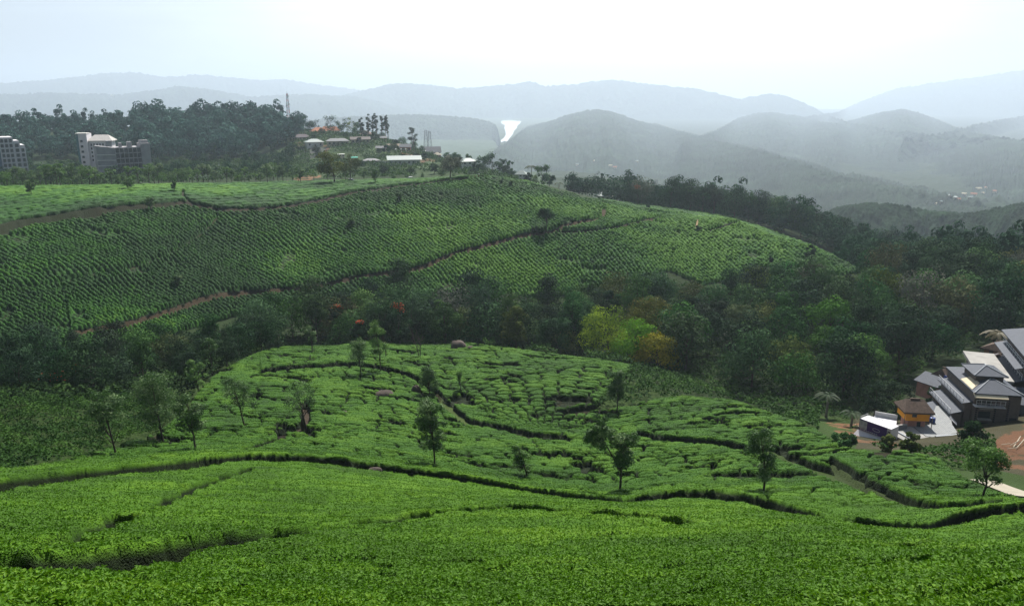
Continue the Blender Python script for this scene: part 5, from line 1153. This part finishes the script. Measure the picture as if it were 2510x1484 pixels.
for x_ in (.6, 2.95, 4.55):
    for j in range(16): mb.box(x_, x_ + .16, .14, .349, .1 + j * .31, .26 + j * .31)
mb.build('toothed_bricks', DGLASS, root)
mb = MB()
for z_ in (HE - 1.25, HE - .8): mb.box(.2, 3.9, -.55, -.5, z_, z_ + .05)
for x_ in np.arange(.2, 4, .6): mb.box(x_, x_ + .05, -.55, -.5, HE - 1.7, HE - .78)
mb.box(.1, 4.0, -.6, .33, HE - 1.8, HE - 1.7); mb.build('balcony', RAIL, root)
for j, (x0, x1, z0, z1, y0, y1) in enumerate(((-1.15, .24, 4.0, 4.35, .6, 10.2), (-2.7, -1.0, 2.5, 3.0, .2, 8.6), (-4.2, -2.5, 1.3, 1.9, .4, 6.6))):
    MB().slab([(x0, y0, z0), (x1, y0, z1), (x1, y1, z1), (x0, y1, z0)], .1).build('side_roof', BLUR, root)
    mb = MB(); mb.box(x0 + .5, x1 - .05, y0 + .2, y1 - .2, -2.5, z0 - .05); mb.build('side_storey', BRICKW, root)
    mb = MB()
    for z_ in (.35, .7): mb.tube([(x0 + .12, y0, z0 + z_), (x0 + .12, y1, z0 + z_)], .03, 4)
    for y_ in np.arange(y0, y1, 1.2): mb.tube([(x0 + .12, y_, z0), (x0 + .12, y_, z0 + .72)], .03, 4)
    mb.build('railing', RAIL, root)
MB().slab([(-2.9, -.6, 2.2), (-2.0, -1.0, 1.4), (-1.7, -.2, 1.4), (-2.6, .1, 2.4)], .1).build('leaning_board', BANW, root)
# right wing
q = at_z(2510, 872, -36.0); root = empty('hotel_wing', (q[0], q[1], CAMZ - 45), math.radians(-20), label='tall blue-roofed hotel wing cut by the right edge of the picture', cat='building')
MB().box(.8, 8, .6, 13, -2.5, 8.6).build('wall', BRICKW, root); MB().hip(0, 9, -.2, 14, 9.0, 2.2, .15).build('upper_roof', BLUR, root)
for z_ in (6.9, 4.9): MB().slab([(-.8, 0, z_), (.79, 0, z_ + .5), (.79, 13.5, z_ + .5), (-.8, 13.5, z_)], .12).build('side_eave', BLUR, root)
for z_ in (7.4, 5.5):
    mb = MB(); 
    for k in (.35, .7): mb.tube([(.2, 0, z_ + k), (.2, 13, z_ + k)], .035, 4)
    for y_ in np.arange(0, 13, 1.3): mb.tube([(.2, y_, z_ - .2), (.2, y_, z_ + .72)], .035, 4)
    mb.build('railing', RAIL, root)
for y_ in np.arange(1.2, 12, 2.2): MB().box(.74, .79, y_, y_ + 1.2, 5.9, 6.8).build('window', DGLASS, root)
MB().box(-5.2, -.85, -1, 12.5, 4.9, 5.3).build('concrete_roof', PALEC, root); MB().box(-4.6, -.9, -.4, 12, -2.5, 4.89).build('annex', BRICKW, root)
MB().slab([(-3.4, -4.6, 3.2), (.6, -4.6, 3.2), (.6, -1.05, 4.6), (-3.4, -1.05, 4.6)], .1).build('lean_to_roof', BLUR, root); MB().box(-3.0, .4, -4.2, -1.1, -2.5, 3.1).build('lean_to', GREYW, root)
# thatched huts
def hut(label, px, py, z, wpx, wall, yaw, h=1.9, stilt=0., roofh=1.2, base=None, deep=.8, lean_=None):
    q = at_z(px, py, z); w = size_at(q, wpx); d = w * deep; root = empty('thatched_hut', q, -math.atan2(q[0], q[1]) + math.radians(yaw), label=label, cat='hut', group='thatched huts of the building site')
    a = w * .38
    if stilt: MB().box(-a * .75, a * .75, .2, d * .8, -1.2, stilt - .05).build('base', base or PINKW, root); MB().box(a * .05, a * .35, .12, .195, 0, stilt * .8).build('door', DGLASS, root)
    MB().box(-a, a, 0, d, stilt, stilt + h).build('wall', wall, root)
    r_o = MB().hip(-w / 2, w / 2, -.45, d + .45, stilt + h, roofh, .22, w * .22).build('roof', THATCH, root)
    MB().box(-w * .16, w * .16, d / 2 - .12, d / 2 + .12, stilt + h + roofh - .04, stilt + h + roofh + .07).build('ridge_roll', THATCH, r_o)
    MB().box(-a * .5, -a * .1, -.04, -.003, stilt + h * .4, stilt + h * .75).build('window', DGLASS, root)
    for sx in (-1, 1): MB().tube([(sx * w * .45, -.3, -.6), (sx * w * .45, -.3, stilt + h)], .05, 5).build('post', BARKP, root)
    return root
hut('bright orange hut with brown thatched roof on a brick base beside the yard', 2246, 1047, Z0 - .1, 72, ORANGE, 24, 1.35, .95, 1.25, PINKW, .75)
hut('thatched hut at the back, highest left of the blue hotel wing', 2436, 874, -41.5, 62, simple('brown_boards', (.20, .11, .06)), -20, 1.2, 0, 1.1)
hut('thatched roof partly hidden behind the pavilion roof', 2440, 897, -41.5, 52, simple('brown_boards', (.20, .11, .06)), -20, 1.0, 0, .9)
rt = hut('thatched hut with blue-grey lean-to roof in front, among the dark trees', 2300, 950, -44.2, 50, simple('rust_wall', (.36, .16, .06)), -30, 1.8, 0, 1.3)
MB().slab([(-2.6, -2.6, 1.0), (1.8, -2.6, 1.0), (1.6, -.1, 2.1), (-2.4, -.1, 2.1)], .1).build('lean_to_roof', BLUR, rt); MB().box(-2.2, 1.4, -2.2, -.05, -1.5, .95).build('lean_to', PINKW, rt)
# banner box
A_ = at_z(2104, 1060, -43.6); C_ = at_z(2180, 1088, -43.6); d = C_ - A_; L_ = float(np.hypot(d[0], d[1])); root = empty('site_hoarding', A_, math.atan2(d[1], d[0]), label='long white site box with purple banner and oval emblem on its side', cat='hoarding')
H_ = 2.1; MB().box(0, L_, 0, 1.8, -1.2, H_).build('box', BANW, root)
MB().box(-.02, L_ * .88, -.03, -.004, .55, H_ - .05).build('purple_banner', PURPLE, root)
GP = simple('photo_print', (.30, .33, .36), .5, .6, 2.2); MB().box(.02, L_ * .25, -.05, -.032, .8, H_ - .15).build('printed_picture', GP, root)
mb = MB(); n = 22; mb.tube([(L_ * .55 + .5 * math.cos(t), -.045, 1.25 + .2 * math.sin(t)) for t in np.linspace(0, 2 * PI, n)], .022, 4); mb.build('oval_emblem', BANW, root)
mb = MB(); x_ = .15
for wd in (.22, .1, .3, .16, .24, .12, .28, .18, .2): mb.box(x_, x_ + wd, -.05, -.032, .66, .74); x_ += wd + .08
mb.build('lettering', BANW, root)
mb = MB(); mb.box(L_ * .90, L_ * .93, -.03, -.004, 1.2, 1.7); mb.box(L_ * .95, L_ * .98, -.03, -.004, 1.2, 1.7); mb.box(L_ * .93, L_ * .95, -.03, -.004, 1.6, 1.7); mb.build('black_letter', DGLASS, root)
MB().slab([(-.4, -1.2, -.5), (L_ * .8, -1.3, -.5), (L_ * .8, -.1, .3), (-.1, -.1, .5)], .05).build('ground_sheet', BANW, root)
mb = MB()
for P in ([(.1, 1.9, H_), (2.2, 1.9, H_)], [(0, .1, H_ + .25), (0, 1.8, H_ + .25)], [(0, .1, H_), (0, .1, H_ + .25)], [(0, 1.8, H_), (0, 1.8, H_ + .25)]): mb.tube(P, .04, 4)
mb.build('parapet', RAIL, root)
q = at_z(2164, 1040, -43.0); root = empty('patio', q, -.5, label='small white patio with low parapet behind the purple banner', cat='patio'); MB().box(-1.2, 1.6, 0, 2.0, -1.5, .3).build('slab', BANW, root); MB().box(-1.2, 1.6, 2.01, 2.12, -.5, .95).build('parapet', RAIL, root)
o = MB().tube([(0, 0, -.3), (0, 0, 0), (0, 0, .65), (0, 0, .68), (0, 0, .69)], [.33, .36, .36, .3, .02], 14).build('water_barrel', BLUEP, None, True, label='blue plastic barrel standing on the paved yard', cat='barrel'); o.location = [float(v) for v in at_z(2285, 1034, Z0)]
# blue tarp, rubble and poles
q = at_z(2331, 945, -43); o = MB().hexa([(-1, 0, -2), (1, 0, -2), (1, 1.2, -2), (-1, 1.2, -2), (-.8, .1, 1.5), (.7, .2, 1.1), (.6, 1, 1.0), (-.7, 1, 1.4)]).build('tarpaulin', BLUEP, label='bright blue tarpaulin heap between the lean-to and the pavilion', cat='tarpaulin'); o.location = [float(v) for v in q]
POLE = simple('bamboo', (.42, .36, .27), .7)
for i, (a, b) in enumerate((((2484, 1096), (2500, 1078)), ((2490, 1100), (2512, 1082)), ((2470, 1100), (2492, 1106)), ((2455, 1090), (2476, 1096)), ((2096, 1040), (2106, 1052)), ((2476, 1092), (2498, 1088)))):
    P = [cast(*a, 84, 125, .1) + [0, 0, .15], cast(*b, 84, 125, .1) + [0, 0, .6]]; c_ = P[0].copy()
    o = MB().tube([P[0] - c_, P[1] - c_], .05, 5).build('bamboo_pole', POLE, label='bamboo pole lying on the dug red earth', cat='pole', group='poles on the red earth'); o.location = [float(v) for v in c_]
# road
pts_ = [cast(a, b, 70, 125, .05) for a, b in ((2404, 1176), (2430, 1184), (2460, 1196), (2510, 1216), (2560, 1238), (2620, 1266))]; V = []; 
PP = []
for a, b in zip(pts_[:-1], pts_[1:]):
    for t in np.linspace(0, 1, 6)[:-1]: PP.append(a + (b - a) * t)
for i, p in enumerate(PP):
    t = PP[min(i + 1, len(PP) - 1)] - PP[max(i - 1, 0)]; n_ = np.array([-t[1], t[0]]); n_ /= np.linalg.norm(n_)
    for s_ in (-1.1, -.35, .35, 1.1): x_, y_ = p[0] + n_[0] * s_, p[1] + n_[1] * s_; V.append((x_, y_, float(ground(x_, y_)) + .12))
nq = len(PP); Q = [(i * 4 + j, i * 4 + j + 1, i * 4 + 5 + j, i * 4 + 4 + j) for i in range(nq - 1) for j in range(3)]
obj('road', mesh('road', np.array(V), np.array(Q), simple('pale_concrete_road', (.30, .27, .21), .9, .12, 1.0), True), kind='structure')
# trees close to the site
for lab, px, py, top, w_, mt, sh in (('dense dark bushy tree in front of the pavilion wall', 2376, 1100, 1022, 66, FL['dark'], 'dome'), ('brownish shrubby tree in front of the low wall', 2228, 1108, 1052, 44, FL['olive'], 'round'), ('brownish shrubby tree in front of the purple banner', 2172, 1102, 1062, 40, FL['olive'], 'round'), ('leafy dark tree between the orange hut and the lean-to', 2290, 1010, 935, 46, FL['dark'], 'round'), ('dark shrub at the right end of the right knoll', 2062, 1112, 1072, 60, FL['mid'], 'dome'),
                                   ('large dark tree behind the orange hut', 2190, 1030, 925, 90, FL['dark'], 'dome'), ('dark green tree behind the clearing', 2140, 1020, 930, 70, FL['dark'], 'dome')):
    single_tree('site_tree', lab, px, py, top, w_, .08, 20, 2400, sh, mt, 84, 135, int(px), 0, .26, .12)
# ------------------------------------------------------------------ haze, sky, sun, camera
mb = MB(); mb.box(-15000, 15000, -400, 18500, CAMZ - 290, CAMZ + 540)
m, nt = new_mat('haze_air'); pv = nd(nt, 'ShaderNodeVolumePrincipled'); o = nd(nt, 'ShaderNodeOutputMaterial')
pv.inputs['Color'].default_value = HAZEC; pv.inputs['Density'].default_value = HAZE; pv.inputs['Anisotropy'].default_value = .35
nt.links.new(pv.outputs[0], o.inputs['Volume'])
mb.build('haze', m, kind='stuff')

SUN_EL, SUN_AZ = math.radians(50), math.radians(14)
w = bpy.data.worlds.new('World'); S.world = w; w.use_nodes = True; nt = w.node_tree; nt.nodes.clear()
sky = nd(nt, 'ShaderNodeTexSky', sky_type='NISHITA', sun_disc=False, sun_elevation=SUN_EL, sun_rotation=SUN_AZ)
tc = nd(nt, 'ShaderNodeTexCoord')
sc_ = nd(nt, 'ShaderNodeVectorMath', operation='MULTIPLY'); sc_.inputs[1].default_value = (1, 1, 3.0); nt.links.new(tc.outputs['Generated'], sc_.inputs[0])
nz = noise(nt, 1.6, 4, .5, vec=sc_.outputs[0])
# bright veil of cloud round the sun's side of the sky, greyer away from it
gd = nd(nt, 'ShaderNodeVectorMath', operation='DOT_PRODUCT'); nt.links.new(tc.outputs['Generated'], gd.inputs[0])
ga, ge = math.radians(7), math.radians(17); gd.inputs[1].default_value = (math.sin(ga) * math.cos(ge), math.cos(ga) * math.cos(ge), math.sin(ge))
gl = mth(nt, 'ADD', gd.outputs['Value'], mth(nt, 'MULTIPLY', mth(nt, 'SUBTRACT', nz, .5), .17))
cloud = ramp(nt, gl, [(.0, SKYC[0]), (.45, SKYC[1]), (.80, SKYC[2]), (.90, SKYC[3]), (.972, SKYC[4])])
b1 = nd(nt, 'ShaderNodeBackground'); nt.links.new(sky.outputs[0], b1.inputs[0]); b1.inputs[1].default_value = .10
sc2 = nd(nt, 'ShaderNodeVectorMath', operation='MULTIPLY'); sc2.inputs[1].default_value = (1.2, 1.2, 9.0); nt.links.new(tc.outputs['Generated'], sc2.inputs[0])
st_ = noise(nt, 2.2, 6, .6, vec=sc2.outputs[0]); cloud = mixc(nt, 1.0, cloud, ramp(nt, st_, [(.3, (.84, .85, .87)), (.7, (1.12, 1.12, 1.11))]), 'MULTIPLY')
b2 = nd(nt, 'ShaderNodeBackground'); nt.links.new(cloud, b2.inputs[0]); b2.inputs[1].default_value = SKYS
mx = nd(nt, 'ShaderNodeMixShader'); mx.inputs[0].default_value = .85
nt.links.new(b1.outputs[0], mx.inputs[1]); nt.links.new(b2.outputs[0], mx.inputs[2])
nt.links.new(mx.outputs[0], nd(nt, 'ShaderNodeOutputWorld').inputs[0])

L = bpy.data.lights.new('sun', 'SUN'); L.energy = SUNE; L.angle = math.radians(SUNA); L.color = (1, .96, .88)
lo = bpy.data.objects.new('sun', L); COL.objects.link(lo); lo.location = (0, 0, CAMZ + 200)
sd = Vector((math.sin(SUN_AZ) * math.cos(SUN_EL), math.cos(SUN_AZ) * math.cos(SUN_EL), math.sin(SUN_EL)))
lo.rotation_euler = sd.to_track_quat('Z', 'Y').to_euler()

cam = bpy.data.cameras.new('camera'); co = bpy.data.objects.new('camera', cam); COL.objects.link(co)
co.location = (0, 0, CAMZ); co.rotation_euler = (PI / 2 - PITCH, 0, 0)
cam.sensor_fit = 'HORIZONTAL'; cam.sensor_width = 36; cam.lens = 36 * F / 2510; cam.clip_start = .5; cam.clip_end = 60000
S.camera = co
S.view_settings.view_transform = 'Standard'; S.view_settings.look = 'None'; S.view_settings.gamma = 1; S.view_settings.exposure = EXPO
c = S.cycles
c.max_bounces = 4; c.diffuse_bounces = 2; c.glossy_bounces = 2; c.transmission_bounces = 2; c.volume_bounces = 1; c.transparent_max_bounces = 8
c.use_denoising = True; c.volume_max_steps = 256
print('script', round(time.time() - T_START, 1))
